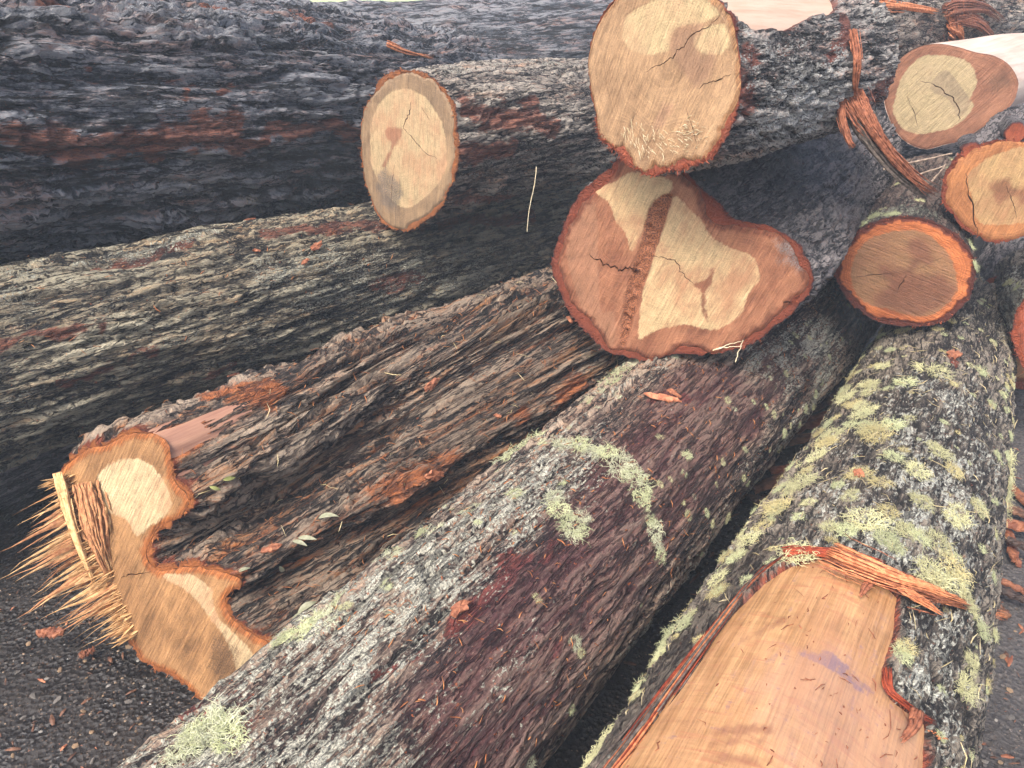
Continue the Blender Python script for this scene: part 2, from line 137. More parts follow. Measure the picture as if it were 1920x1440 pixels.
0.04),([0.8794,1.7517,0.4749],0.05),([0.8348,1.7183,0.4633],0.05),([0.7971,1.6691,0.4633],0.05),([0.761,1.6221,0.4631],0.045),([0.7183,1.5648,0.4636],0.05),([0.672,1.4916,0.4705],
0.06),([0.6402,1.4552,0.4673],0.055),([0.6042,1.4022,0.4708],0.055),([0.5806,1.3856,0.4614],0.05),([0.5511,1.36,0.4522],0.05),([0.5186,1.3138,0.4538],0.05),([0.4871,1.2717,0.4537],
0.05),([0.462,1.2474,0.446],0.05),([0.4287,1.1911,0.4549],0.05),([0.4049,1.1412,0.4675],0.04),([0.9054,1.6173,0.5223],0.06),([0.9446,1.6543,0.5217],0.055),([0.9049,1.6698,0.5116],
0.05),([1.0845,1.9016,0.5021],0.05),([1.1854,1.9605,0.5032],0.055),([1.1933,1.9287,0.5038],0.045),([0.9975,1.6782,0.5222],0.03),([1.0219,1.5481,0.5149],0.06),([1.0108,1.5741,
0.5202],0.04),([0.8987,1.4999,0.5337],0.05),([0.9244,1.4724,0.5308],0.05),([0.8231,1.4093,0.5402],0.04),([0.8026,1.4593,0.5328],0.04),([0.6538,1.2504,0.5447],0.045),([0.6729,
1.2177,0.5516],0.045),([0.7315,1.2435,0.5505],0.06),([0.7399,1.2109,0.5505],0.06),([0.7531,1.1902,0.548],0.05),([0.8125,1.2487,0.539],0.055),([0.9496,1.3157,0.4969],0.06),([0.9724,
1.3341,0.4889],0.05),([0.8758,1.2425,0.5161],0.055),([0.8109,1.154,0.5256],0.055),([0.8283,1.1266,0.51],0.06),([0.8896,1.1897,0.4924],0.065),([0.8869,1.1561,0.4814],0.06),([0.802,
1.1213,0.522],0.05),([1.3635,1.7689,0.3064],0.07),([1.3159,1.6767,0.3127],0.07),([1.2698,1.6079,0.3139],0.06),([1.0578,1.4165,0.4593],0.04),([0.6649,0.9449,0.5444],0.045),([0.6729,
0.928,0.5375],0.04),([0.8999,1.108,0.4437],0.045),([0.9074,1.0889,0.4205],0.045),([0.8344,0.9848,0.4376],0.045),([0.7893,0.934,0.4568],0.05),([0.5608,1.1621,0.543],0.045),([0.576,
1.149,0.5494],0.04),([0.9783,1.972,0.4256],0.045),([0.9279,1.7915,0.4832],0.04),([1.363,2.0209,0.4694],0.04),([1.3259,1.8771,0.4474],0.03),([0.3101,1.1173,0.3747],0.05),([0.3017,
1.0982,0.3731],0.045),([0.2622,1.0486,0.3773],0.04),([0.2273,0.9624,0.4077],0.03),([0.2134,0.914,0.4402],0.03),([0.164,0.895,0.3799],0.045),([0.1468,0.8647,0.3856],0.04),([0.1123,
0.8336,0.3871],0.04),([0.7867,1.3093,0.5456],0.04),([0.7322,1.3414,0.5415],0.045),([0.7383,1.4286,0.5257],0.04),([1.022,1.4956,0.5063],0.04),([0.8722,1.3427,0.5332],0.04),([1.198,
2.1498,0.4725],0.03),([0.9686,1.7947,0.4981],0.04),([0.8868,1.1267,0.4677],0.045),([0.8252,1.2378,0.5343],0.04),([1.0977,1.3843,0.3924],0.035)],'tuft_A':[([0.3556,2.0449,0.4705],
0.04),([0.3256,1.9964,0.4742],0.045),([0.293,1.9217,0.487],0.04),([0.2612,1.8416,0.4999],0.035),([0.2151,1.8067,0.4907],0.03),([-0.0067,1.6157,0.4382],0.045),([0.0133,1.6121,
0.4539],0.045),([0.0404,1.6388,0.4595],0.045),([0.0675,1.6514,0.4721],0.045),([0.0976,1.5911,0.5085],0.04),([0.1274,1.5533,0.5237],0.04),([0.1656,1.5554,0.5284],0.04),([0.1964,
1.5443,0.53],0.04),([0.2263,1.5261,0.5273],0.045),([0.2491,1.5023,0.5198],0.045),([0.2649,1.4737,0.5101],0.045),([0.2781,1.4441,0.4958],0.04),([0.2871,1.4111,0.4789],0.04),
([0.2968,1.3835,0.4585],0.035),([0.308,1.367,0.4386],0.03),([0.3153,1.3476,0.4166],0.03),([0.3212,1.3352,0.3965],0.025),([0.093,1.366,0.5294],0.035),([0.1143,1.3284,0.5229],0.035),
([0.1368,1.32,0.5153],0.04),([0.1258,1.2887,0.5123],0.04),([0.1109,1.2643,0.5115],0.03),([-0.3612,1.0259,0.4915],0.045),([-0.3725,1.011,0.4913],0.04),([-0.3484,1.0362,0.4941],
0.04),([-0.3243,1.0867,0.487],0.035),([-0.4131,1.0061,0.4691],0.035),([-0.1797,1.2761,0.4897],0.03),([-0.1632,1.2831,0.4953],0.03),([-0.2369,1.2312,0.4757],0.03),([-0.2448,1.2104,
0.4803],0.03),([-0.458,0.8206,0.5142],0.05),([-0.4678,0.7998,0.5161],0.05),([-0.4774,0.78,0.5176],0.05),([-0.4916,0.7618,0.5175],0.04),([-0.4265,0.7813,0.5285],0.04),([0.1129,
1.0704,0.4188],0.018),([0.0116,1.3581,0.5284],0.03),([-0.0685,1.3252,0.5183],0.03),([0.4492,2.1014,0.4979],0.03)],'tuft_H':[([1.1449,2.4202,0.8151],0.035),([1.1637,2.3956,0.835],
0.035),([1.1049,2.4079,0.7844],0.03),([1.1848,2.3745,0.8485],0.03),([1.4066,2.3062,0.7596],0.03),([1.3896,2.215,0.726],0.03)],'leaf':[([-0.4345,1.4209,0.4433],[-0.3953,1.439,
0.4063]),([-0.4508,1.3682,0.3874],[-0.4345,1.3724,0.3386]),([-0.455,1.3529,0.3566],[-0.4455,1.3568,0.3122]),([-0.506,1.2903,0.2901],[-0.4769,1.3261,0.2638]),([-0.4775,1.3236,
0.2731],[-0.4536,1.3609,0.2323]),([-0.6771,1.3773,0.5814],[-0.6481,1.3741,0.5709]),([-0.6565,1.3944,0.5803],[-0.6288,1.415,0.5767]),([-0.6357,1.2504,0.4977],[-0.6094,1.2635,
0.4832]),([-0.4591,1.3425,0.3258],[-0.4542,1.3484,0.2871])],'chip':[('C',[-0.7136,2.6091,0.6258],[-0.6766,2.6874,0.6366]),('C',[-0.8746,2.4992,0.6743],[-0.8389,2.5186,0.6634]),
('C',[-0.738,2.5327,0.6006],[-0.7192,2.5771,0.6125]),('C',[-0.9278,2.255,0.3504],[-0.8948,2.2963,0.3397]),('C',[-0.9504,2.718,0.6892],[-0.9075,2.7631,0.6781]),('B',[-0.1994,1.6581,
0.4077],[-0.1416,1.7027,0.3635]),('B',[-0.0298,1.8802,0.4543],[-0.0075,1.8894,0.4364]),('B',[-0.1848,1.8087,0.5311],[-0.1601,1.8772,0.5498]),('B',[-0.6324,1.258,0.4996],[-0.5964,
1.2738,0.48]),('B',[-0.536,1.3429,0.4816],[-0.4944,1.3848,0.4773]),('A',[0.3428,1.8177,0.5258],[0.451,1.7816,0.5193]),('A',[0.4022,1.833,0.5284],[0.4388,1.7942,0.5233]),('B',
[0.167,2.2422,0.5465],[0.1917,2.2254,0.5269]),('J',[1.2697,2.0213,0.4959],[1.3349,2.0862,0.4878]),('J',[0.7722,1.4708,0.5244],[0.7776,1.4267,0.5346]),('A',[-0.096,1.0153,0.5205],
[-0.0593,1.0617,0.5195])],'stone':[[-1.2376,1.3474,0.0],[-1.1561,1.3311,0.0],[-1.0944,1.2608,0.0],[-1.0164,1.231,0.0],[-1.024,1.2608,0.0],[-0.9935,1.3072,0.0],[-1.0017,1.3556,0.0],
[-1.1601,1.2761,0.0],[-1.0338,1.2019,0.0],[-0.9913,1.1393,0.0],[-1.0216,1.0803,0.0],[-1.1253,1.1193,0.0],[-0.9216,1.2608,0.0],[-0.9623,1.2091,0.0],[-0.9156,1.1736,0.0],[-0.8719,
1.2019,0.0],[-1.1537,1.2163,0.0],[-1.0876,1.1736,0.0],[-0.9396,1.1061,0.0],[-1.1352,1.3556,0.0],[-1.2609,1.4411,0.0],[1.3709,1.592,0.0],[1.1787,1.2163,0.0],[1.1849,1.3231,0.0],
[1.0942,1.1061,0.0],[1.3294,1.4771,0.0],[1.2332,1.4411,0.0],[1.1264,1.2608,0.0],[1.1373,1.2091,0.0],[1.0692,1.1736,0.0],[1.0586,1.1061,0.0],[1.0266,1.1326,0.0],[1.2467,1.389,-0.0],
[1.2137,1.2915,0.0]],'gslab':[([0.7856,2.0555,0.0],[1.1104,2.2346,0.0],0.05),([0.8624,2.1425,0.0],[1.1304,2.1878,0.0],0.05),([0.9781,2.3494,0.0],[1.309,2.5668,0.0],0.06),([1.0491,
2.4546,0.0],[1.3328,2.6867,0.0],0.05),([1.1582,2.6058,0.0],[1.429,2.7713,0.0],0.05),([0.7574,2.0139,0.0],[0.8449,1.9602,-0.0],0.04),([0.9018,2.2828,0.0],[1.1124,2.3494,0.0],0.05),
([1.1475,2.7713,0.0],[1.3967,2.86,0.0],0.06),([1.6449,2.1276,0.0],[1.6476,1.9602,-0.0],0.03),([1.5519,1.9868,0.0],[1.6107,1.8957,-0.0],0.04),([1.4884,1.8831,0.0],[1.5755,1.834,
0.0],0.05),([1.4611,1.7866,0.0],[1.5095,1.7185,0.0],0.03),([1.5161,1.8584,0.0],[1.4553,1.7185,0.0],0.03),([1.3366,1.6537,0.0],[1.4242,1.582,0.0],0.02),([1.3076,1.6122,-0.0],
[1.4036,1.5332,0.0],0.025),([-1.2103,1.4235,0.0],[-1.1432,1.427,0.0],0.03),([-1.0937,1.3806,0.0],[-1.0633,1.4027,0.0],0.02),([-1.6525,2.0139,0.0],[-1.5811,2.0415,-0.0],0.035),
([1.2957,1.5332,0.0],[1.3062,1.4862,0.0],0.02)],'twig':[[[1.2931,2.7556,0.8728],[1.3769,2.7667,0.8921],[1.5332,2.7816,0.9179]],[[1.3829,2.7735,0.8038],[1.4178,2.7444,0.8534],
[1.4797,2.7109,0.8955]],[[1.4212,2.6744,0.8322],[1.4631,2.7099,0.8536],[1.5183,2.7611,0.8824]],[[1.3772,2.8891,0.7041],[1.4127,2.8745,0.7787],[1.4655,2.849,0.8346]]],
'strip_F':[[0.8774,2.1252,1.241],[0.8904,2.0805,1.2035],[0.9202,2.0534,1.1566],[0.9731,2.0432,1.099],[1.0472,2.0424,1.0375],[1.1202,2.0532,0.9963]],'strip_F2':[[0.8322,2.094,
1.227],[0.839,2.067,1.1801],[0.8552,2.0419,1.1367],[0.8687,2.0318,1.1191]],'strip_F3':[[0.8444,2.1274,1.3848],[0.8462,2.0697,1.3248],[0.8584,2.0793,1.2614],[0.8742,2.094,1.227]],
'fray_N':[[[1.9087,3.8315,1.2879],[2.0371,3.9626,1.2948],[2.2964,4.2083,1.2619],[2.5306,4.425,1.1775]],[[1.9408,3.8531,1.243],[2.0843,3.9948,1.1846],[2.2327,4.1962,1.0667]],
[[1.9982,3.9121,1.2595],[2.2088,4.1129,1.2189],[2.4398,4.3508,1.1227],[2.75,4.8004,0.9618]],[[1.3859,3.3362,1.3541],[1.6046,3.543,1.3271],[1.8556,3.7784,1.288]],[[1.9557,3.8757,
1.28],[2.0331,3.9504,1.1666],[2.2538,4.3006,1.0028]]],'fray_D':[[[-0.5399,3.6739,1.1715],[-0.4691,3.7327,1.1322],[-0.3543,3.8729,1.0851]]],'straw':[[[0.0794,2.5603,0.9346],[0.071,
2.478,0.892],[0.0551,2.4106,0.8354],[0.0499,2.3676,0.7808]]],'stem':[[[0.5229,1.8183,0.6495],[0.5575,1.8342,0.6569],[0.6094,1.8534,0.6502]],[[0.5271,1.8204,0.6531],[0.5714,1.8356,
0.6593],[0.6023,1.8576,0.6575]],[[0.5854,1.8133,0.6207],[0.5937,1.8258,0.6424],[0.6051,1.8562,0.6551]]],'edge_J':[[[0.1265,0.7152,0.5026],[0.1915,0.7908,0.509],[0.2549,0.871,
0.5105],[0.3635,1.0053,0.5138],[0.4742,1.1351,0.5185],[0.5409,1.1764,0.5327]],[[0.5355,1.1748,0.5313],[0.5646,1.173,0.5413],[0.5926,1.1675,0.549],[0.6236,1.1424,0.5568],[0.6446,
1.118,0.5591]],[[0.6157,0.8877,0.5522],[0.6031,0.8475,0.55],[0.6177,0.8326,0.5409],[0.6526,0.8221,0.5186],[0.6807,0.8244,0.4999]]],'strip_J':[[0.6122,1.1523,0.5545],[0.6519,1.1108,
0.5591],[0.7118,1.08,0.5484],[0.7767,1.0779,0.5235],[0.8409,1.0865,0.4872],[1.0183,1.2405,0.3087],[1.0639,1.218,0.3097]],'strip_J2':[[0.7119,1.0678,0.547],[0.731,1.0502,0.5378],
[0.7552,1.0427,0.5254],[0.7862,1.0353,0.5061]],'strip_J3':[[0.6794,1.0899,0.5562],[0.6476,1.0614,0.5599],[0.6224,1.0299,0.5623]],'strip_J4':[[0.6424,0.8221,0.5251],[0.6191,0.7903,
0.5289],[0.586,0.7566,0.5375]],'strip_J5':[[0.669,0.8003,0.4985],[0.8525,0.9616,0.2655],[0.8912,0.9438,0.2746]],'strip_J6':[[0.5827,1.168,0.5472],[0.6464,1.1492,0.5573],[0.7095,
1.125,0.5525]],'hinge':[[-1.0958,1.5338,0.4546],[-1.079,1.5129,0.4143],[-1.0629,1.4946,0.3801],[-1.0452,1.471,0.3335],[-1.0234,1.4439,0.2814],[-1.0024,1.4195,0.2353],[-0.9814,
1.395,0.1892],[-0.9587,1.3701,0.1433],[-0.9355,1.3475,0.1039]],'stub':[([1.3609,2.3493,1.0239],0.034,1),([1.4454,2.3147,1.0928],0.03,2)],'slab':[[-1.0721,1.5339,0.4751],[-0.995,
1.4163,0.2332]],'slab2':[[-1.0166,1.5091,0.4573],[-0.9625,1.4148,0.2571]]}


# ------------------------------------------------------------------ helpers
rnd = random.Random(7); nr = np.random.default_rng(11)
COL = scene.collection
def lin(r, g, b):
    return tuple(((c / 255) / 12.92 if c <= 10 else ((c / 255 + .055) / 1.055) ** 2.4) for c in (r, g, b)) + (1,)
def nv(v): v = np.asarray(v, float); return v / np.linalg.norm(v)
def sstep(a, b, x): t = np.clip((x - a) / (b - a), 0, 1); return t * t * (3 - 2 * t)
_G = nr.normal(size=(256, 3)); _G /= np.linalg.norm(_G, axis=1)[:, None]
def noise(p):
    """gradient noise, about -1..1, p is (...,3)"""
    sh = p.shape[:-1]; p = p.reshape(-1, 3)
    i = np.floor(p).astype(np.int64); f = p - i; u = f * f * f * (f * (f * 6 - 15) + 10)
    res = np.zeros(len(p))
    for dx in (0, 1):
        wx = u[:, 0] if dx else 1 - u[:, 0]
        for dy in (0, 1):
            wy = u[:, 1] if dy else 1 - u[:, 1]
            for dz in (0, 1):
                wz = u[:, 2] if dz else 1 - u[:, 2]
                h = ((i[:, 0] + dx) * 73856093) ^ ((i[:, 1] + dy) * 19349663) ^ ((i[:, 2] + dz) * 83492791)
                h = (h ^ (h >> 13)) * 1274126177
                g = _G[(h ^ (h >> 16)) & 255]
                res += wx * wy * wz * (g[:, 0] * (f[:, 0] - dx) + g[:, 1] * (f[:, 1] - dy) + g[:, 2] * (f[:, 2] - dz))
    return (res * 1.55).reshape(sh)
def fbm(p, n=4, g=.5):
    a = 1; s = 0; t = 0
    for k in range(n):
        s = s + a * noise(p * (2 ** k) + k * 17.3); t += a; a *= g
    return s / t
def put(name, mesh, parent=None, mat=None, **kw):
    o = bpy.data.objects.new(name, mesh); COL.objects.link(o)
    if parent is not None: o.parent = parent
    if mat is not None and not mesh.materials: mesh.materials.append(mat)
    for k, v in kw.items(): o[k] = v
    return o
def thing(name, label, cat, loc=(0, 0, 0), group=None):
    o = bpy.data.objects.new(name, None); COL.objects.link(o); o.location = loc
    o.empty_display_size = .05; o['label'] = label; o['category'] = cat
    if group: o['group'] = group
    return o
def mesh_np(name, V, F, attrs=None, smooth=True):
    """F: (n,3) or (n,4) int array"""
    me = bpy.data.meshes.new(name); V = np.asarray(V, np.float32); F = np.asarray(F, np.int32)
    k = F.shape[1]
    me.vertices.add(len(V)); me.vertices.foreach_set('co', V.ravel())
    me.loops.add(F.size); me.loops.foreach_set('vertex_index', F.ravel())
    me.polygons.add(len(F)); me.polygons.foreach_set('loop_start', np.arange(0, F.size, k, dtype=np.int32))
    me.polygons.foreach_set('use_smooth', np.full(len(F), smooth))
    for an, av in (attrs or {}).items():
        av = np.asarray(av, np.float32)
        if av.ndim == 2:
            at = me.attributes.new(an, 'FLOAT_VECTOR', 'POINT'); at.data.foreach_set('vector', av.ravel())
        else:
            at = me.attributes.new(an, 'FLOAT', 'POINT'); at.data.foreach_set('value', av)
    me.update(calc_edges=True); me.validate()
    return me
def join(parts):
    V = []; F = []; o = 0
    for v, f in parts:
        V.append(np.asarray(v, float)); F.append(np.asarray(f) + o); o += len(v)
    return np.concatenate(V), np.concatenate(F)
def tube(path, rad, k=5, flat=1.0, side=None):
    """tapered tube as quads; rad per point; flat squeezes one axis"""
    P = np.asarray(path, float); n = len(P); T = np.gradient(P, axis=0); T /= np.linalg.norm(T, axis=1)[:, None] + 1e-9
    ref = np.array(side if side is not None else (0, 0, 1.0)); 
    A = np.cross(T, ref); bad = np.linalg.norm(A, axis=1) < 1e-3; A[bad] = np.cross(T[bad], (1, 0, .1)); A /= np.linalg.norm(A, axis=1)[:, None]
    B = np.cross(T, A); th = np.arange(k) * 2 * math.pi / k
    r = np.broadcast_to(np.asarray(rad, float), (n,))
    V = P[:, None] + r[:, None, None] * (np.cos(th)[None, :, None] * A[:, None] + flat * np.sin(th)[None, :, None] * B[:, None])
    i = np.arange(n - 1)[:, None] * k; j = np.arange(k)[None]; j2 = (j + 1) % k
    F = np.stack([i + j, i + j2, i + k + j2, i + k + j], -1).reshape(-1, 4)
    caps = []
    if k == 4: caps = [[0, 3, 2, 1], [(n - 1) * k + q for q in range(4)]]
    V = V.reshape(-1, 3)
    if caps: F = np.concatenate([F, np.array(caps)])
    return V, F
def seg_dist(P, a, b):
    a = np.asarray(a, float); b = np.asarray(b, float); d = b - a; L = d @ d + 1e-12
    t = np.clip(((P - a) @ d) / L, 0, 1); return np.linalg.norm(P - a - t[..., None] * d, axis=-1)
def line_dist(P, pl):
    if len(pl) == 1: return np.linalg.norm(P - np.asarray(pl[0]), axis=-1)
    return np.min([seg_dist(P, pl[i], pl[i + 1]) for i in range(len(pl) - 1)], axis=0)
def inside(P, poly):
    x, y = P[:, 0], P[:, 1]; c = np.zeros(len(P), bool); poly = np.asarray(poly); n = len(poly)
    for i in range(n):
        x1, y1 = poly[i]; x2, y2 = poly[(i + 1) % n]
        if y1 == y2: continue
        c ^= ((y1 > y) != (y2 > y)) & (x < (x2 - x1) * (y - y1) / (y2 - y1) + x1)
    return c
def sdf(P, poly):
    poly = np.asarray(poly); d = line_dist(P, list(poly) + [poly[0]])
    return np.where(inside(P, poly), d, -d)
def sdfs(P, polys):
    if not polys: return np.full(len(P), -1.0)
    return np.max([sdf(P, catmull(p, 5)) for p in polys], axis=0)
def catmull(pts, m):
    p = np.asarray(pts, float)
    if p.ndim == 1: p = p[:, None]
    a = np.roll(p, 1, 0); c = np.roll(p, -1, 0); d = np.roll(p, -2, 0)
    t = (np.arange(m) / m)[None, :, None]
    r = .5 * (2 * p[:, None] + (c - a)[:, None] * t + (2 * a - 5 * p + 4 * c - d)[:, None] * t ** 2 + (3 * p - a - 3 * c + d)[:, None] * t ** 3)
    return r.reshape(-1, p.shape[1])
def resample(pts, N, extra=None):
    q = np.vstack([pts, pts[:1]]); L = np.r_[0, np.cumsum(np.linalg.norm(np.diff(q, axis=0), axis=1))]
    s = np.linspace(0, L[-1], N + 1)[:-1]
    out = np.stack([np.interp(s, L, q[:, k]) for k in range(q.shape[1])], 1)
    if extra is None: return out, L[-1]
    return out, L[-1], np.interp(s, L, np.r_[extra, extra[:1]])

# ------------------------------------------------------------------ node materials
class NG:
    def __init__(s, name):
        s.m = bpy.data.materials.new(name); s.m.use_nodes = True; s.t = s.m.node_tree; s.t.nodes.clear()
        s.out = s.n('ShaderNodeOutputMaterial'); s.b = s.n('ShaderNodeBsdfPrincipled'); s.t.links.new(s.b.outputs[0], s.out.inputs[0])
    def n(s, ty): return s.t.nodes.new(ty)
    def set(s, sock, v):
        if isinstance(v, bpy.types.NodeSocket): s.t.links.new(v, sock)
        elif v is not None: sock.default_value = v
    def attr(s, name, vec=False):
        a = s.n('ShaderNodeAttribute'); a.attribute_name = name; return a.outputs['Vector' if vec else 'Fac']
    def vmul(s, v, k, add=None):
        m = s.n('ShaderNodeVectorMath'); m.operation = 'MULTIPLY_ADD'; s.set(m.inputs[0], v); m.inputs[1].default_value = k
        s.set(m.inputs[2], add if add is not None else (0, 0, 0)); return m.outputs[0]
    def noise(s, v, scale, detail=4, rough=.6, dist=0, color=False):
        x = s.n('ShaderNodeTexNoise'); s.set(x.inputs['Vector'], v); x.inputs['Scale'].default_value = scale
        x.inputs['Detail'].default_value = detail; x.inputs['Roughness'].default_value = rough; x.inputs['Distortion'].default_value = dist
        return x.outputs['Color' if color else 'Fac']
    def voro(s, v, scale, feat='F1'):
        x = s.n('ShaderNodeTexVoronoi'); x.feature = feat; s.set(x.inputs['Vector'], v); x.inputs['Scale'].default_value = scale; return x
    def math(s, op, a, b=None, c=None, clamp=False):
        m = s.n('ShaderNodeMath'); m.operation = op; m.use_clamp = clamp
        for k, v in enumerate((a, b, c)):
            if v is not None: s.set(m.inputs[k], v)
        return m.outputs[0]
    def lerp(s, x, a, b, lo=0., hi=1., sm=True):
        m = s.n('ShaderNodeMapRange'); m.interpolation_type = 'SMOOTHSTEP' if sm else 'LINEAR'; m.clamp = True
        for k, v in enumerate((x, a, b, lo, hi)): s.set(m.inputs[k], v)
        return m.outputs[0]
    def mix(s, f, a, b, mode='MIX'):
        m = s.n('ShaderNodeMix'); m.data_type = 'RGBA'; m.blend_type = mode; m.clamp_factor = True
        s.set(m.inputs[0], f); s.set(m.inputs[6], a); s.set(m.inputs[7], b); return m.outputs[2]
    def ramp(s, f, stops):
        r = s.n('ShaderNodeValToRGB'); s.set(r.inputs[0], f); e = r.color_ramp.elements
        while len(e) < len(stops): e.new(.5)
        for q, (p, c) in zip(e, stops): q.position = p; q.color = c
        return r.outputs[0]
    def bump(s, h, strength, dist, nrm=None):
        b = s.n('ShaderNodeBump'); b.inputs['Strength'].default_value = strength; b.inputs['Distance'].default_value = dist
        s.set(b.inputs['Height'], h)
        if nrm is not None: s.set(b.inputs['Normal'], nrm)
        return b.outputs[0]
    def done(s, col, rough, nrm=None, spec=.4):
        s.set(s.b.inputs['Base Color'], col); s.set(s.b.inputs['Roughness'], rough)
        s.b.inputs['Specular IOR Level'].default_value = spec
        if nrm is not None: s.set(s.b.inputs['Normal'], nrm)
        return s.m
def wsum(g, *terms, base=0.):
    acc = None
    for v, k in terms:
        acc = g.math('MULTIPLY_ADD', v, k, base if acc is None else acc)
    return acc
def bark_material(name, furrow, dark, mid, light, lichen=(150, 152, 138), lich=.62, red=(150, 82, 52), red2=(96, 44, 34), wet=(62, 46, 50), rim=(158, 84, 48), rim2=(92, 40, 28), aspect=.2, speck=200., rough=.74, flecks=.0, warm=None, warmk=.0, fis=20., fisa=.14, fisk=1., redb=0., wetk=.55):
    g = NG(name); co = g.attr('bco', True); h = g.attr('h')
    A = g.noise(g.vmul(co, (1, 1, max(aspect, .2))), 46, 8, .72, .5)
    B = g.noise(g.vmul(co, (1, 1, max(aspect, .6))), speck, 4, .65)
    C = g.voro(g.vmul(co, (1, 1, max(aspect, .3)), None), 62).outputs['Color']
    D = g.noise(co, 4.5, 4, .6)
    S = g.noise(g.vmul(co, (1, 1, max(aspect * .7, .16))), 230, 4, .65)
    E_ = g.noise(g.vmul(co, (1, 1, max(aspect, .25))), 24, 5, .7)
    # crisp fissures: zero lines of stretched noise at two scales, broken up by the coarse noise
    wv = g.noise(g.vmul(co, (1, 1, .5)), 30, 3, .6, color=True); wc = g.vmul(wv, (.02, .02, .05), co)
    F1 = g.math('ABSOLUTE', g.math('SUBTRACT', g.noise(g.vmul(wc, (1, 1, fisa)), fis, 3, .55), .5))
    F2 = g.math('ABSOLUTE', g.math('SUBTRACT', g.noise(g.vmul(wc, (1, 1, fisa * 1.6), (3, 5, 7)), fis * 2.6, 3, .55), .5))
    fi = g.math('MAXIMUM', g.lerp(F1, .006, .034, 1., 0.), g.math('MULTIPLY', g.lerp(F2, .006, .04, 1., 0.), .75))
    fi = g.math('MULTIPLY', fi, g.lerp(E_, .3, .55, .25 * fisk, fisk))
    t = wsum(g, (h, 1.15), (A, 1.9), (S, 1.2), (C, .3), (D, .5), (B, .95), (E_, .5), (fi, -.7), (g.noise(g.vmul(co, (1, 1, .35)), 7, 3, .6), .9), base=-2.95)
    c = g.ramp(t, [(0, lin(*[int(v * .7) for v in furrow])), (.26, lin(*dark)), (.55, lin(*mid)), (1, lin(*[min(255, int(v * 1.12)) for v in light]))])  # dark furrows, light ridges: bark tone plus relief shading put into the colour
    glint = g.lerp(g.noise(g.vmul(co, (1, 1, max(aspect, .35))), 210, 2, .5), .60, .68, 0., .75); c = g.mix(g.math('MULTIPLY', glint, g.lerp(E_, .35, .6)), c, lin(*[min(255, int(v * 1.25)) for v in light]))  # painted glints: bright specks for flake edges catching light
    if warm: wm = g.lerp(wsum(g, (g.noise(g.vmul(co, (1, 1, .12)), 16, 5, .7), 1.), (A, .6), (S, .3), base=-.5), .42, .72, 0., warmk); c = g.mix(wm, c, g.mix(1., c, tuple(3.4 * v for v in lin(*warm)[:3]) + (1,), 'MULTIPLY'))
    r_ = wsum(g, (g.attr('red'), .85), (A, 1.5), (S, .7), (E_, .7), (h, -.25), base=-1.32 + redb)
    rm = g.lerp(r_, .18, .62)
    rc = g.mix(g.lerp(S, .35, .65), lin(*red2), lin(*red)); rc = g.mix(g.lerp(B, .55, .7, 0., .6), rc, lin(*dark)); c = g.mix(g.math('MULTIPLY', rm, .9), c, rc)
    w_ = g.lerp(wsum(g, (g.attr('wet'), 1.), (D, .9), (A, .5), (E_, .9), base=-1.15), .1, .8)
    c = g.mix(g.math('MULTIPLY', w_, wetk), c, g.mix(g.lerp(S, .3, .7), lin(*wet), lin(*[min(255, int(v * 1.6)) for v in wet])))
    l_ = wsum(g, (B, 1.), (E_, .8), (g.attr('pale'), .15), (D, .3), (h, .10), (w_, -.12), base=-.60)
    lm = g.lerp(l_, lich, lich + .07)
    c = g.mix(lm, c, g.mix(g.lerp(g.noise(co, 340, 2, .5), .3, .65), lin(*[int(v * .62) for v in lichen]), lin(*lichen)))
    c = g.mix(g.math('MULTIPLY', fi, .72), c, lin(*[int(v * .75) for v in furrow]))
    if flecks:   # tiny orange wood crumbs caught in the bark
        fl = g.lerp(g.noise(co, 130, 2, .5), .69, .72); c = g.mix(g.math('MULTIPLY', fl, flecks), c, lin(176, 98, 58))
    LR = g.noise(co, 13, 4, .65); rim_ = g.lerp(wsum(g, (g.attr('rim'), 1.), (S, .8), (B, .5), (E_, .6), (LR, 1.5), base=-1.75), .3, .62)
    c = g.mix(rim_, c, g.mix(g.lerp(wsum(g, (B, .7), (E_, .7), (g.attr('rim'), 1.3), base=-1.25), .25, .75), lin(*rim2), lin(*rim)))
    ro = g.lerp(wsum(g, (w_, -.38), (B, .3), base=rough - .12), 0., 1., .0, 1., sm=False)
    hh = wsum(g, (A, .9), (S, .5), (B, .5), (lm, .15), (fi, -.45))
    return g.done(c, ro, g.bump(hh, 1., .026), .5)
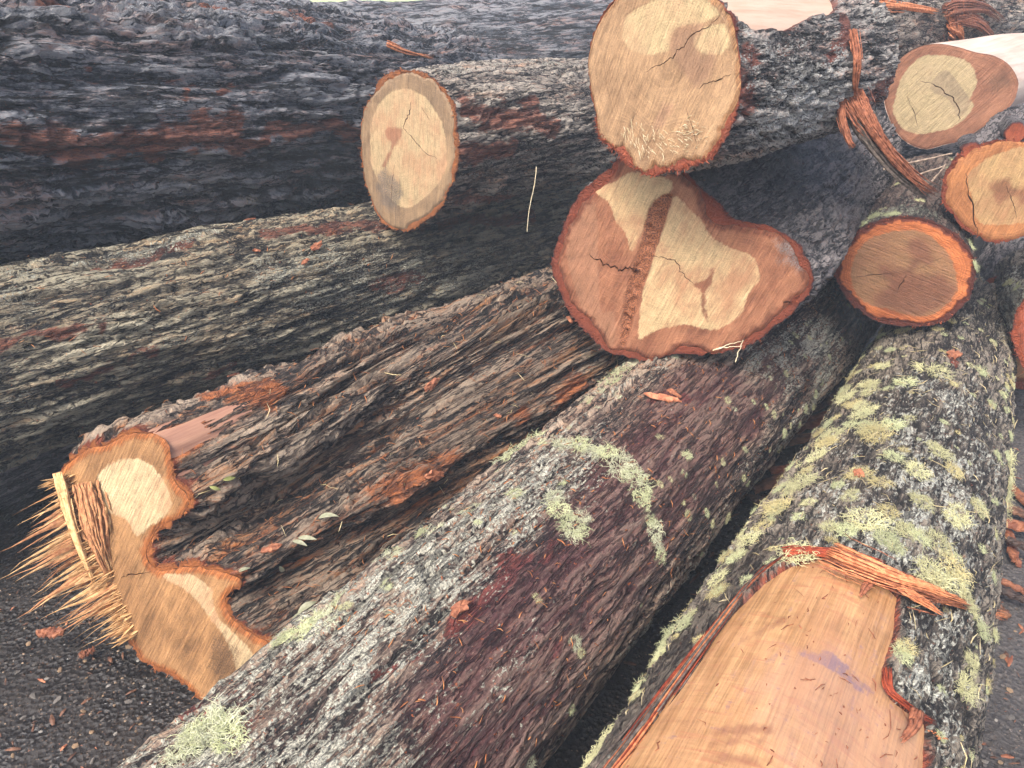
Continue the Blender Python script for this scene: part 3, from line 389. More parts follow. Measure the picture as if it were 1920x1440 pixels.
def wood_material(name, sap, heart, stain, dark=(120, 108, 95), sap2=None, saw=0.6, ringk=.5, sawk=.9, tan=None, edgec=None, edgew=.018, soft=.004):
    g = NG(name); co = g.attr('fco', True)
    N = g.noise(co, 40, 5, .6); M = g.noise(co, 260, 4, .6); W = g.noise(co, 9, 3, .5)
    rg = g.math('MULTIPLY_ADD', N, .006, g.attr('ring'))
    cv = g.n('ShaderNodeCombineXYZ'); g.set(cv.inputs[0], rg)
    R = g.noise(cv.outputs[0], 170, 4, .75)
    rot = g.n('ShaderNodeVectorRotate'); rot.inputs['Angle'].default_value = saw; g.set(rot.inputs['Vector'], co)
    K = g.noise(g.vmul(rot.outputs[0], (260, 9, 1)), 1, 5, .75, .6)
    Z = g.noise(g.vmul(rot.outputs[0], (30, 4, 1)), 1, 4, .65, 1.2)
    jag = g.noise(g.vmul(rot.outputs[0], (120, 50, 1)), 1, 3, .6)
    hm = g.lerp(wsum(g, (g.attr('heart'), 1.), (jag, .016), (W, .03), base=-.023), -.003, .004)
    sm_ = g.lerp(wsum(g, (g.attr('stain'), 1.), (jag, .012), (N, .02 + soft), (W, soft * 1.5), base=-.016 - soft * 1.25), -soft, soft)
    dm = g.lerp(wsum(g, (g.attr('dark'), 1.), (N, .10), (M, .05), base=-.075), -.02, .02)
    s2 = sap2 or tuple(int(v * .78) for v in sap)
    sc = g.mix(g.lerp(wsum(g, (R, .5), (W, .5), (Z, .4), base=-.2), .25, .75), lin(*s2), lin(*sap))
    edge = g.lerp(wsum(g, (g.attr('edge'), 1.), (N, .01), base=-.005), .0, .02)
    sc = g.mix(edge, g.mix(.5, sc, lin(*s2)), sc)
    hc = g.mix(g.lerp(wsum(g, (W, .8), (Z, .5), base=-.15), .35, .7), lin(*heart), lin(*[int(a * .45 + b * .55) for a, b in zip(heart, stain)]))
    if tan: sc = g.mix(g.lerp(wsum(g, (g.attr('tan'), 1.), (jag, .014), (W, .02), base=-.017), -.004, .006), sc, lin(*tan))
    if edgec: sc = g.mix(g.lerp(wsum(g, (g.attr('edge'), 1.), (N, .03), (jag, .006), base=-.018), edgew * .3, edgew, 1., 0.), sc, g.mix(g.lerp(K, .3, .7), lin(*[int(v * .7) for v in edgec]), lin(*edgec)))
    c = g.mix(hm, sc, hc); c = g.mix(g.math('MULTIPLY', sm_, .85), c, lin(*stain))
    c = g.mix(g.math('MULTIPLY', dm, g.lerp(M, .35, .6, .25, .95)), c, lin(*dark))
    v = wsum(g, (R, ringk * 1.3), (K, sawk * 1.25), (M, .7), (N, .6), (W, .7), (Z, .75), base=.84 - .65 * ringk - .625 * sawk - 1.375)
    c = g.mix(1., c, v, 'MULTIPLY')
    dt = g.lerp(wsum(g, (g.noise(co, 420, 2, .5), 1.), (N, .25), base=-.12), .66, .70, 0., .55); c = g.mix(dt, c, lin(86, 60, 44))
    dt2 = g.lerp(wsum(g, (g.noise(co, 22, 5, .7), 1.), (K, .25), base=-.12), .54, .75, 0., .35); c = g.mix(dt2, c, lin(132, 100, 74))
    rt = g.attr('rot'); rm = g.lerp(wsum(g, (rt, 1.), (N, .02), base=-.01), -.004, .004)
    c = g.mix(rm, c, g.mix(g.lerp(M, .4, .6), lin(92, 54, 38), lin(168, 108, 72)))
    hh = wsum(g, (K, .7), (M, .35), (R, .25), (Z, 1.2))
    return g.done(c, .6, g.bump(hh, .9, .008), .35)
def plain_wood(name, c1, c2, sx=(1, 1, .06), scale=60, rough=.6, bump=.004, spec=.3, extra=False):
    g = NG(name); co = g.attr('bco', True)
    A = g.noise(g.vmul(co, sx), scale, 5, .65, .3); B = g.noise(g.vmul(co, sx), scale * 4, 3, .6); D = g.noise(co, 5, 4, .6)
    c = g.mix(g.lerp(wsum(g, (A, .8), (B, .3), (D, .4), base=-.25), .3, .75), lin(*c1), lin(*c2))
    if extra:
        X1 = g.noise(g.vmul(co, (1, 1, .03)), 260, 4, .7); X2 = g.noise(g.vmul(co, (.25, .25, 1.6)), 60, 3, .6)
        c = g.mix(1., c, wsum(g, (X1, 1.7), (X2, .6), (D, .8), base=-.55), 'MULTIPLY')
        X3 = g.noise(g.vmul(co, (.16, .16, 1.)), 75, 3, .55, .5); c = g.mix(g.math('MULTIPLY', g.lerp(X3, .55, .67, 0., .5), g.lerp(D, .4, .6)), c, lin(158, 98, 72))
        sp_ = g.lerp(g.noise(co, 190, 2, .5), .70, .73, 0., .7); c = g.mix(sp_, c, lin(120, 70, 48))
        jag = g.noise(g.vmul(co, (1, 1, .3)), 70, 4, .7)
        pk = g.lerp(wsum(g, (g.attr('purple'), .8), (jag, 1.2), (D, 1.2), base=-1.2), .1, .9); c = g.mix(g.math('MULTIPLY', pk, .45), c, lin(150, 116, 104))  # purple tint paints in the sky's sheen on the peeled wood
        bl = g.lerp(wsum(g, (g.attr('blue'), .8), (jag, 1.8), (X2, 1.6), (X1, .8), base=-2.1), .2, .75); c = g.mix(g.math('MULTIPLY', bl, .75), c, lin(104, 88, 106))
        br = g.lerp(wsum(g, (g.attr('brown'), 1.), (jag, 1.2), (X1, .8), base=-1.0), .2, .9); c = g.mix(g.math('MULTIPLY', br, .7), c, lin(118, 74, 56))
        du = g.lerp(wsum(g, (g.noise(g.vmul(co, (1, 1, .25)), 12, 5, .7), 1.), (X1, .4), base=-.2), .4, .68); c = g.mix(g.math('MULTIPLY', du, .45), c, lin(168, 122, 90))
    if extra: rough = g.lerp(wsum(g, (D, .8), (X1, .5), base=-.2), .2, .7, .28, .62)
    return g.done(c, rough, g.bump(wsum(g, (A, .6), (B, .5), (X3, .7)) if extra else wsum(g, (A, .6), (B, .5)), .6, bump * (1.6 if extra else 1)), spec)
def simple(name, c1, c2, scale=30, rough=.7, bump=0., spec=.3, detail=4):
    g = NG(name); tc = g.n('ShaderNodeTexCoord').outputs['Object']
    N = g.noise(tc, scale, detail, .6)
    c = g.mix(g.lerp(N, .35, .65), lin(*c1), lin(*c2))
    oi = g.n('ShaderNodeObjectInfo').outputs['Random']
    hs = g.n('ShaderNodeHueSaturation'); g.set(hs.inputs['Value'], g.lerp(oi, 0., 1., .8, 1.2, sm=False)); g.set(hs.inputs['Color'], c)
    return g.done(hs.outputs[0], rough, g.bump(N, .6, bump) if bump else None, spec)

# ------------------------------------------------------------------ bark relief and logs
def relief(co, sp, asp, seed, fine=.3, lump=.0, ledk=1.):
    """0..1 bark height over the unrolled log: broad interlaced ridges, narrow furrows, flaky ledges"""
    q = co + seed
    w = np.stack([noise(q * (7, 7, 2)), noise(q * (7, 7, 2) + 31), noise(q * (9, 9, 3) + 63)], -1)
    p = q + w * (sp * .42, sp * .42, sp * asp * .25)
    k = np.array([1 / sp, 1 / sp, 1 / (sp * asp)])
    n1 = np.abs(noise(p * k)); f1 = sstep(.0, .30, n1)
    n2 = np.abs(noise(p * k * (2.1, 2.1, 1.9) + 7)); f2 = sstep(0, .30, n2)
    n3 = np.abs(noise(p * k * (4.3, 4.3, 3.2) + 13)); f3 = sstep(0, .32, n3)
    n4 = noise(p * k * (9, 9, 6) + 23)
    low = noise(q * np.array([5, 5, 1.6]))
    led = noise(p * k * (1.7, 1.7, 1.3) + 41) * 3.5; led = led - np.floor(led)        # saw-tooth ledges like torn plates
    led2 = noise(p * k * (3.4, 3.4, 2.4) + 71) * 3.; led2 = led2 - np.floor(led2)
    k2 = k * (.55, .55, .6); n5 = np.abs(noise(p * k2 + 91)); f5 = sstep(0, .22, n5)                 # wide, deep furrows between bark plates
    rough_ = sstep(-.45, .5, noise(q * np.array([6, 6, 2.2]) + 51)); deep = sstep(-.3, .4, noise(q * np.array([4, 4, 1.3]) + 151))
    h = (.28 * f1 + .14 * f2 + .09 * f3 * (.4 + .6 * f2) + fine * .34 * n4 + ledk * (.15 * led + .10 * led2)) * (.55 + .75 * rough_)
    h = h + .30 * f5 * (.35 + .65 * deep) + .10 * low + lump * noise(q * (14, 14, 9)) + .10 * (1 - rough_) - .06
    return np.clip(h, 0, 1.15)
LOG = {}
def frame_of(n):
    u = nv(np.cross((0, 0, 1), n)); return u, np.cross(n, u)
def capsules(P, lst, warp_=True):
    m = np.zeros(P.shape[:-1])
    if warp_: P = P + np.stack([noise(P * 9 + 5), noise(P * 9 + 25), noise(P * 9 + 45)], -1) * .035 + np.stack([noise(P * 30 + 5), noise(P * 30 + 25), noise(P * 30 + 45)], -1) * .012
    for pl, r in lst:
        d = line_dist(P, [np.array(p) for p in pl]); m = np.maximum(m, 1 - sstep(r * .2, r * 1.9, d))
    return m
def build_log(key, label, bark_mat, wood_mat, N=240, ds=.008, sp=.045, asp=6, amp=.016, fine=.3, face_step=.006, core_mat=None, smooth_skin=False, blend=.6, lump=0., group='felled logs in the pile', rimfray=.010, wob=.03, ledk=1., rimlen=.012):
    d = DATA[key]; P0 = np.array(d['P0']); ax = nv(d['axis']); L = d['L']; r0, r1 = d['r0'], d['r1']
    seed = sum(ord(c) for c in key) * 3.7
    n = nv(d.get('n', -ax)); u, v = frame_of(n); lu = nv(np.cross((0, 0, 1), -ax)); lv = np.cross(-ax, lu)
    if 'out' in d:
        raw = catmull(d['out'], 12); ins = catmull(d['inset'], 12)[:, 0]; c0 = np.array(d['c0'])
    else:
        th = np.linspace(0, 2 * math.pi, 64, endpoint=False)
        rr = r0 * (1 + wob * noise(np.stack([np.cos(th) * 1.3 + seed, np.sin(th) * 1.3, th * 0], 1)) * 1.5)
        raw = np.stack([np.cos(th) * rr, np.sin(th) * rr], 1); ins = np.full(64, .022); c0 = P0
        d.setdefault('heart', [[(x * .8, y * .8) for x, y in raw[::4].tolist()]]); d.setdefault('pith', [(0.01, 0.02)])
    outer, per, ins = resample(raw, N, ins)
    T = np.roll(outer, -1, 0) - np.roll(outer, 1, 0); T /= np.linalg.norm(T, axis=1)[:, None]
    area = .5 * np.sum(outer[:, 0] * np.roll(outer[:, 1], -1) - outer[:, 1] * np.roll(outer[:, 0], -1))
    inn = np.stack([-T[:, 1], T[:, 0]], 1) * (1 if area > 0 else -1)
    fr = np.arange(N) / N * 2 * math.pi
    jit = noise(np.stack([np.cos(fr) * 14, np.sin(fr) * 14, fr * 0 + seed], 1))
    jl = noise(np.stack([np.cos(fr) * 3.2, np.sin(fr) * 3.2, fr * 0 + seed + 5], 1)); wood = outer + inn * (ins * np.clip(.8 + 1.1 * jl + .4 * jit, .04, 2.2))[:, None]
    to3 = lambda q: P0 + q[:, :1] * u + q[:, 1:2] * v
    O3 = to3(outer); W3 = to3(wood)
    # loft
    s = np.arange(0, L + ds * .5, ds); ns = len(s)
    a_i = (O3 - c0) @ ax; q_i = O3 - c0 - a_i[:, None] * ax
    ang0 = math.atan2(q_i[0] @ lv, q_i[0] @ lu); sgn = 1 if area * ((n @ -ax)) > 0 else -1
    th = ang0 + sgn * fr
    ang = np.unwrap(np.arctan2(q_i @ lv, q_i @ lu)); off = np.mean(ang - (ang0 + sgn * fr)); th = th + off
    circ = np.cos(th)[:, None] * lu + np.sin(th)[:, None] * lv
    b = sstep(0, L * blend, s) if 'out' in d else np.zeros(ns)
    rs = r0 + (r1 - r0) * s / L
    base_q = q_i[None] * np.where(b[:, None, None] < 1, 1, 1) if 'out' in d else q_i[None] * (rs / r0)[:, None, None]
    lat = base_q * (1 - b[:, None, None]) + circ[None] * (rs * b)[:, None, None]
    axial = a_i[None] * np.clip(1 - s / L, 0, 1)[:, None] + s[:, None]
    bend = np.stack([noise(np.stack([s * .9 + seed, s * 0, s * 0 + k], 1)) for k in (1.5, 9.5)], 1) * .018 * sstep(0, .5, s)[:, None]
    Pm = c0 + lat + axial[..., None] * ax + (bend[:, :1] * lu + bend[:, 1:] * lv)[:, None]
    R = per / (2 * math.pi)
    co = np.stack([np.broadcast_to(R * np.cos(fr), (ns, N)), np.broadcast_to(R * np.sin(fr), (ns, N)), axial], -1)
    nor = np.cross(np.roll(Pm, -1, 1) - np.roll(Pm, 1, 1), ax); nor /= np.linalg.norm(nor, axis=2)[..., None] + 1e-12
    if np.sum(nor[ns // 2] * lat[ns // 2]) < 0: nor = -nor
    h = relief(co, sp, asp, seed, fine, lump, ledk) if not smooth_skin else .5 + .25 * noise(co * (9, 9, 2) + seed)
    big = noise(co * (4, 4, 1.1) + seed * 2) * (.012 if not smooth_skin else .004)
    disp = (h - .55) * amp * 2 + big
    ramp_in = sstep(0, .035, s)[:, None]
    pat = d.get('patch', {}); masks = {k: capsules(Pm, pat[k]) if k in pat else np.zeros((ns, N)) for k in ('red', 'pale', 'wet')}
    disp = disp * (1 - .45 * masks['wet'])
    bare = np.full((ns, N), -1.0)
    if 'bare' in pat:
        for pl, r in pat['bare']:
            bare = np.maximum(bare, r - line_dist(Pm, [np.array(p) for p in pl]))
    if 'bare_poly' in d:
        thv = np.arctan2(lat @ lv, lat @ lu); pts = np.stack([axial.ravel(), thv.ravel() * .27], 1)
        bare = np.maximum(bare, sdf(pts, np.array(d['bare_poly'])).reshape(ns, N))
    rimattr = np.exp(-s / rimlen)[:, None] * .8 + np.zeros((ns, N))
    has_bare = bare.max() > 0
    if has_bare:
        e = bare + noise(co * (16, 16, 8)) * (.010 if 'bare_poly' in d else .022) + noise(co * (45, 45, 12)) * .003
        bm = sstep(-.004, .010, e); disp = disp * (1 - bm) + (-.042) * bm
        masks['red'] = np.maximum(masks['red'], .8 * np.exp(-((e - .004) / .010) ** 2)); masks['pale'] *= (1 - sstep(-.02, .0, e))
        rimattr = np.maximum(rimattr, .6 * np.exp(-((e - .006) / .006) ** 2))
    jag_ = (noise(co * (11, 11, 3) + 3) * .006 + noise(co * (38, 38, 6) + 3) * .004 + noise(co * (110, 110, 14) + 8) * .0015) * (1 - ramp_in) * (0 if smooth_skin else 1)
    Pd = Pm + nor * (disp * (.45 + .55 * ramp_in) + jag_)[..., None]
    # torn rim of bark round the cut
    fr_n = noise(co[0] * (60, 60, 0) + seed); fr_m = noise(co[0] * (160, 160, 0) + seed)
    rows = []
    for k, f in enumerate((0., .3, .62, .9)):
        fr_k = (fr_n * .7 + fr_m * .5) * rimfray * f + .004 * (1 - f)
        rows.append(W3 + (O3 - W3) * f + nor[0] * ((disp[0] * .45 + jag_[0]) * f)[:, None] + ax * (np.abs(fr_k) * 1.0)[:, None])
    rim = np.stack(rows)
    Pd[0] = Pd[0] + ax * (np.abs(fr_n * .7 + fr_m * .5) * rimfray)[:, None]
    V = np.concatenate([rim, Pd]); nrw = len(V)
    ext = lambda a, val: np.concatenate([np.full((4, N), val), a])
    hA = np.concatenate([np.repeat(h[:1], 4, 0), h]); coA = np.concatenate([np.stack([co[0] * (1, 1, 0) * (.88 + .03 * k) for k in range(4)]), co])
    i = (np.arange(nrw - 1) * N)[:, None]; j = np.arange(N)[None]; j2 = (j + 1) % N
    F = np.stack([i + j, i + N + j, i + N + j2, i + j2], -1).reshape(-1, 4)
    fc = V[1 + 4 + ns // 2, 0] - V[4 + ns // 2, 0]
    nn_ = np.cross(V[5 + ns // 2, 0] - V[4 + ns // 2, 0], V[4 + ns // 2, 1] - V[4 + ns // 2, 0])
    if nn_ @ nor[ns // 2, 0] < 0: F = F[:, ::-1]
    loc = c0.copy(); loc[2] -= r0
    root = thing('log', label, 'log', loc, group); mw = Matrix.Translation(Vector(loc)).inverted()
    V = V.reshape(-1, 3)
    zero = lambda nm: ext(masks[nm], 0).ravel()
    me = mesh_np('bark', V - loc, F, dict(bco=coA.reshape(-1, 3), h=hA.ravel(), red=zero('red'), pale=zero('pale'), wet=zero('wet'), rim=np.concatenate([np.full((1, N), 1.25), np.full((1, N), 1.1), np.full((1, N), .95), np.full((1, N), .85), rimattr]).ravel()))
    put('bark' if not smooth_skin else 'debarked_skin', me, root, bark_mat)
    nrmA = nor.reshape(-1, 3); LOG[key] = dict(root=root, loc=loc, P=Pd.reshape(-1, 3), N=nrmA, bare=bare.ravel(), ax=ax, u=u, v=v, n=n, P0=P0, s=np.broadcast_to(s[:, None], (ns, N)).ravel())
    if has_bare and core_mat is not None:
        st = 1; Pc = (Pm - nor * (.014 + .0 * disp)[..., None] + nor * (big * .6)[..., None])[::1, ::st]
        keep = bare > -.05; r_, N2 = Pc.shape[:2]
        i = (np.arange(r_ - 1) * N2)[:, None]; j = np.arange(N2)[None]; j2 = (j + 1) % N2
        Fc = np.stack([i + j, i + N2 + j, i + N2 + j2, i + j2], -1); kf = keep[:-1] | keep[1:]; kf = kf | np.roll(kf, -1, 1); Fc = Fc[kf]
        used = np.unique(Fc); mp = np.full(r_ * N2, -1); mp[used] = np.arange(len(used)); Pf = Pc.reshape(-1, 3)[used]
        at = {nm: capsules(Pf, pat[nm], nm != 'brown') if nm in pat else np.zeros(len(Pf)) for nm in ('blue', 'brown', 'purple')}
        at['bco'] = co.reshape(-1, 3)[used]
        put('debarked_wood', mesh_np('debarked_wood', Pf - loc, mp[Fc] if nn_ @ nor[ns // 2, 0] >= 0 else mp[Fc][:, ::-1], at), root, core_mat)
    # far end
    ring = Pd[-1]; Vc = np.vstack([ring, ring.mean(0)]); jj = np.arange(N)
    put('far_cut_face', mesh_np('far_cut_face', Vc - loc, np.stack([jj, (jj + 1) % N, np.full(N, N)], 1), dict(bco=Vc, fco=Vc), False), root, M_end)
    build_face(key, root, loc, wood, wood_mat, face_step)
    return root
def build_face(key, root, loc, wood, wood_mat, step):
    d = DATA[key]; Lg = LOG[key]; u, v, n, P0 = Lg['u'], Lg['v'], Lg['n'], Lg['P0']
    N = len(wood); w = wood[::max(1, N // 220)]
    lo = w.min(0); hi = w.max(0)
    gx, gy = np.meshgrid(np.arange(lo[0], hi[0], step), np.arange(lo[1], hi[1], step * .87)); gx[::2] += step * .5
    g = np.stack([gx.ravel(), gy.ravel()], 1) + nr.uniform(-.15, .15, (gx.size, 2)) * step
    g = g[(sdf(g, w) > step * .45)]
    cracks = []
    for pl, wd in d.get('crack', []):
        pl = np.array(pl); t = np.linspace(0, len(pl) - 1, 8 * (len(pl) - 1) + 1)
        c = np.stack([np.interp(t, np.arange(len(pl)), pl[:, k]) for k in (0, 1)], 1)
        tn = np.gradient(c, axis=0); tn /= np.linalg.norm(tn, axis=1)[:, None]; pr = np.stack([-tn[:, 1], tn[:, 0]], 1)
        jt = noise(np.stack([t * 1.7, t * 0 + 3, t * 0 + wd * 1000], 1)); jz = noise(np.stack([t * 5.3, t * 0 + 13, t * 0 + wd * 700], 1)); c = c + pr * (jt * wd * 1.6 + jz * wd * 1.1)[:, None]
        half = wd * .36 * np.sin(np.linspace(.12, math.pi - .12, len(c))) ** .6 * (1 + .8 * noise(np.stack([t * 3.1, t * 0 + 9, t * 0], 1)))
        cracks.append((np.vstack([c + pr * half[:, None], (c - pr * half[:, None])[::-1]]), wd))
    for cp, wd in cracks:
        if len(g): g = g[(np.abs(sdf(g, cp)) > step * .35) & ~inside(g, cp)]
    pts = [w, g] + [c for c, _ in cracks]; allp = np.vstack(pts); edges = [(i, (i + 1) % len(w)) for i in range(len(w))]; o = len(w) + len(g)
    for c, _ in cracks:
        edges += [(o + i, o + (i + 1) % len(c)) for i in range(len(c))]; o += len(c)
    r = delaunay_2d_cdt([Vector(p) for p in allp.tolist()], edges, [], 0, 1e-5)
    p2 = np.array([tuple(q) for q in r[0]]); tri = np.array([f for f in r[2] if len(f) == 3])
    cen = p2[tri].mean(1); ok = inside(cen, w)
    for c, _ in cracks: ok &= ~inside(cen, c)
    tri = tri[ok]
    edge = np.abs(sdf(p2, w)); heart = sdfs(p2, d.get('heart', [])); stain = sdfs(p2, d.get('stain', [])); dark = sdfs(p2, d.get('dark', [])); rot = sdfs(p2, d.get('rot', [])); tan_ = sdfs(p2, d.get('tan', []))
    dp = np.min([np.linalg.norm(p2 - np.array(q), axis=1) for q in d['pith']], axis=0); ring = dp / (dp + edge + 1e-6) * d['r0']
    fco = np.stack([p2[:, 0], p2[:, 1], p2[:, 0] * 0], 1)
    z = .0016 * noise(fco * 9 + 5) + .0012 * noise(fco * 40)
    rd = sstep(-.006, .012, rot); z = z - rd * (.010 + .008 * noise(fco * 55) + .010 * (noise(fco * 30 + 3) > .35))
    z = z - .004 * (1 - sstep(0, .006, edge))
    V = P0 + p2[:, :1] * u + p2[:, 1:] * v + z[:, None] * n - loc
    e1 = np.cross(V[tri[:, 1]] - V[tri[:, 0]], V[tri[:, 2]] - V[tri[:, 0]]) @ n; tri[e1 < 0] = tri[e1 < 0][:, ::-1]
    at = dict(edge=edge, heart=heart, stain=stain, dark=dark, rot=rot, ring=ring, fco=fco, tan=tan_)
    hc = heart[tri].mean(1) > 0
    first = None
    for nm, sel in (('sapwood_ring', ~hc), ('heartwood', hc)):
        if sel.sum() == 0: continue
        t = tri[sel]; us = np.unique(t); mp = np.full(len(V), -1); mp[us] = np.arange(len(us))
        o = put(nm, mesh_np(nm, V[us], mp[t], {k: a[us] for k, a in at.items()}), root, wood_mat)
        if nm == 'heartwood' or first is None: first = o
    for c, wd in cracks:
        k = len(c); a = P0 + c[:, :1] * u + c[:, 1:] * v - loc; dpt = max(.012, wd * 4)
        mid = (c + c[::-1]) * .5; bt = P0 + mid[:, :1] * u + mid[:, 1:] * v - loc - n * dpt
        j = np.arange(k); put('crack', mesh_np('crack', np.vstack([a, bt]), np.stack([j, (j + 1) % k, (j + 1) % k + k, j + k], 1), dict(fco=np.vstack([a, bt]), bco=np.vstack([a, bt]))), first, M_end)
# ------------------------------------------------------------------ materials
M_end = plain_wood('dark_wood', (96, 58, 40), (58, 34, 26))
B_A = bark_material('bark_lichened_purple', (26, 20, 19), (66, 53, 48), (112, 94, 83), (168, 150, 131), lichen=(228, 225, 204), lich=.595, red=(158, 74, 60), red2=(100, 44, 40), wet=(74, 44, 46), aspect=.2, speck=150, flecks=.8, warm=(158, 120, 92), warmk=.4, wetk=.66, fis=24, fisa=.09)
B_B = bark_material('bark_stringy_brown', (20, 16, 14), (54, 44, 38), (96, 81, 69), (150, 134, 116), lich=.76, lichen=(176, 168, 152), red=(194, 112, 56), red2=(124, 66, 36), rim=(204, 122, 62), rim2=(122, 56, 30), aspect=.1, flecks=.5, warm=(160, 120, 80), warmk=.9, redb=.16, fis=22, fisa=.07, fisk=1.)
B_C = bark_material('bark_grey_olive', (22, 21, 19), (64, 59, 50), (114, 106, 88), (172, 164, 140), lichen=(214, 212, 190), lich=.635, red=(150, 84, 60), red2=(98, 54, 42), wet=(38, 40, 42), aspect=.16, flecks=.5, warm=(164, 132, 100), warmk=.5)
B_D = bark_material('bark_charcoal', (20, 20, 22), (46, 50, 56), (78, 83, 91), (136, 137, 140), lichen=(176, 170, 156), lich=.74, red=(166, 98, 66), red2=(112, 62, 44), wet=(36, 37, 39), aspect=.14, flecks=.4, warm=(166, 112, 82), warmk=.7, redb=.06, fis=13, fisa=.12)  # bluish palette carries the sky's reflection in the bark colours
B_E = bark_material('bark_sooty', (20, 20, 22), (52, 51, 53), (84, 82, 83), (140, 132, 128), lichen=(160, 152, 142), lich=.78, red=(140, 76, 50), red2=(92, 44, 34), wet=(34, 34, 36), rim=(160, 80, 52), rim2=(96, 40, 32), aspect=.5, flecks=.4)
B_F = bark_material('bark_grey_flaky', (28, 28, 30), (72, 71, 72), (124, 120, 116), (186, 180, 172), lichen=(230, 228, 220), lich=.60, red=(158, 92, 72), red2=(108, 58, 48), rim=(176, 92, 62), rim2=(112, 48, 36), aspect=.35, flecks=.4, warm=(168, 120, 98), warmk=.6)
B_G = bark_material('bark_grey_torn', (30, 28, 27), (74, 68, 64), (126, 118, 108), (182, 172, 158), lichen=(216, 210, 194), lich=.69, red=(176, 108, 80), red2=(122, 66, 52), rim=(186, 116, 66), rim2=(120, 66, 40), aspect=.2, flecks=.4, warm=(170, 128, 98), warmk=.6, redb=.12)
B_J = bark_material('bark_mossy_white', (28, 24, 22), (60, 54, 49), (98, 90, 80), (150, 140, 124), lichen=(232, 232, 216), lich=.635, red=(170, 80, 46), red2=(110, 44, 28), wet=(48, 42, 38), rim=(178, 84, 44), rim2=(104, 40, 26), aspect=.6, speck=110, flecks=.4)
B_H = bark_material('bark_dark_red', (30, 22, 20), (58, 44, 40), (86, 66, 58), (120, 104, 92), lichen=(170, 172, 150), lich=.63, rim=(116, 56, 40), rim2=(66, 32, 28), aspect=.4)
S_I = plain_wood('debarked_pale', (206, 186, 172), (176, 150, 134), scale=25)
W_A = wood_material('cut_wood_plain', (196, 120, 76), (206, 160, 112), (150, 96, 70))
W_B = wood_material('cut_wood_splintered', (182, 138, 92), (226, 204, 158), (150, 100, 70), dark=(92, 70, 50), sap2=(146, 106, 68), saw=.42, ringk=.04, sawk=1.5, edgec=(188, 114, 60), edgew=.020)
W_E = wood_material('cut_wood_heart', (178, 126, 92), (228, 198, 148), (136, 82, 60), dark=(132, 126, 122), sap2=(148, 92, 66), saw=.35, ringk=.5, tan=(170, 122, 92), soft=.004, edgec=(142, 84, 58), edgew=.020)
W_F = wood_material('cut_wood_straw', (198, 162, 122), (228, 202, 152), (172, 134, 104), sap2=(182, 144, 106), saw=.35, ringk=.6, sawk=1.1, soft=.010, edgec=(196, 146, 100), edgew=.012)
W_G = wood_material('cut_wood_cream', (176, 146, 110), (216, 190, 146), (166, 116, 88), dark=(112, 104, 96), sap2=(150, 126, 100), saw=.1, ringk=.4, soft=.006)
W_H = wood_material('cut_wood_orange_ring', (206, 126, 72), (166, 124, 86), (124, 80, 58), sap2=(172, 88, 46), saw=-1.3, ringk=.7, soft=.016, edgec=(120, 56, 36), edgew=.010)
W_I = wood_material('cut_wood_weathered', (172, 122, 92), (206, 184, 140), (166, 146, 116), dark=(120, 88, 66), sap2=(150, 100, 76), saw=.6, ringk=.5)
W_K = wood_material('cut_wood_ringed', (196, 134, 84), (206, 170, 118), (140, 92, 66), sap2=(168, 108, 66), saw=.2, ringk=.6, soft=.012)
W_L = wood_material('cut_wood_red', (182, 92, 60), (186, 120, 84), (130, 70, 54), ringk=.8)
CORE_J = plain_wood('debarked_amber', (150, 110, 72), (186, 146, 102), sx=(1, 1, .05), scale=50, rough=.34, bump=.002, spec=.5, extra=True)
CORE_B = plain_wood('debarked_pink', (136, 98, 82), (170, 130, 106), sx=(1, 1, .1), scale=45, rough=.5, bump=.002)
CORE_F = plain_wood('debarked_white', (196, 170, 150), (176, 144, 122), sx=(1, 1, .1), scale=40, rough=.55, bump=.002)

# ------------------------------------------------------------------ ground
def warp(t, k): return np.sinh(t * k) / np.sinh(k)
gt = np.linspace(-1, 1, 420); gx = .3 + 400 * warp(gt, 7.6); gy = 1.4 + 400 * warp(gt, 7.6)
X, Y = np.meshgrid(gx, gy); GP = np.stack([X, Y, X * 0], -1)
near = np.exp(-((X - .3) ** 2 + (Y - 1.4) ** 2) / 60)
def ground_z(P):
    return (.012 * noise(P * 3.1) + .007 * noise(P * 11 + 3) + .004 * noise(P * 30 + 9)) - .012
GP[..., 2] = ground_z(GP * (1, 1, 0)) * near - .01 * (1 - near) + np.clip(Y - 14, 0, 60) * .035
n_ = len(gt); i = (np.arange(n_ - 1) * n_)[:, None]; j = np.arange(n_ - 1)[None]
GF = np.stack([i + j, i + j + 1, i + n_ + j + 1, i + n_ + j], -1).reshape(-1, 4)
g = NG('wet_gravel_and_grass'); pos = g.n('ShaderNodeNewGeometry').outputs['Position']
a1 = g.noise(pos, 9, 5, .6); a2 = g.noise(pos, 90, 4, .7); vo = g.voro(pos, 75); a3 = g.noise(pos, 1.6, 3, .5)
c = g.ramp(wsum(g, (a1, .7), (a2, .8), base=-.3), [(0, lin(14, 12, 11)), (.45, lin(30, 26, 24)), (.8, lin(56, 49, 44)), (1, lin(104, 92, 80))])
c = g.mix(g.lerp(g.noise(pos, 160, 2, .5), .66, .7, 0, .8), c, lin(128, 104, 82))
sx = g.n('ShaderNodeSeparateXYZ'); g.set(sx.inputs[0], pos)
dry = g.lerp(sx.outputs[0], .8, 1.4); c = g.mix(g.math('MULTIPLY', dry, .55), c, g.mix(g.lerp(a2, .3, .7), lin(70, 68, 70), lin(118, 112, 108)))
far = g.lerp(wsum(g, (sx.outputs[1], 1.), (a3, 3.), base=-1.5), 7.5, 10.5)
c = g.mix(far, c, g.mix(g.lerp(a1, .3, .7), lin(150, 170, 90), lin(196, 208, 140)))
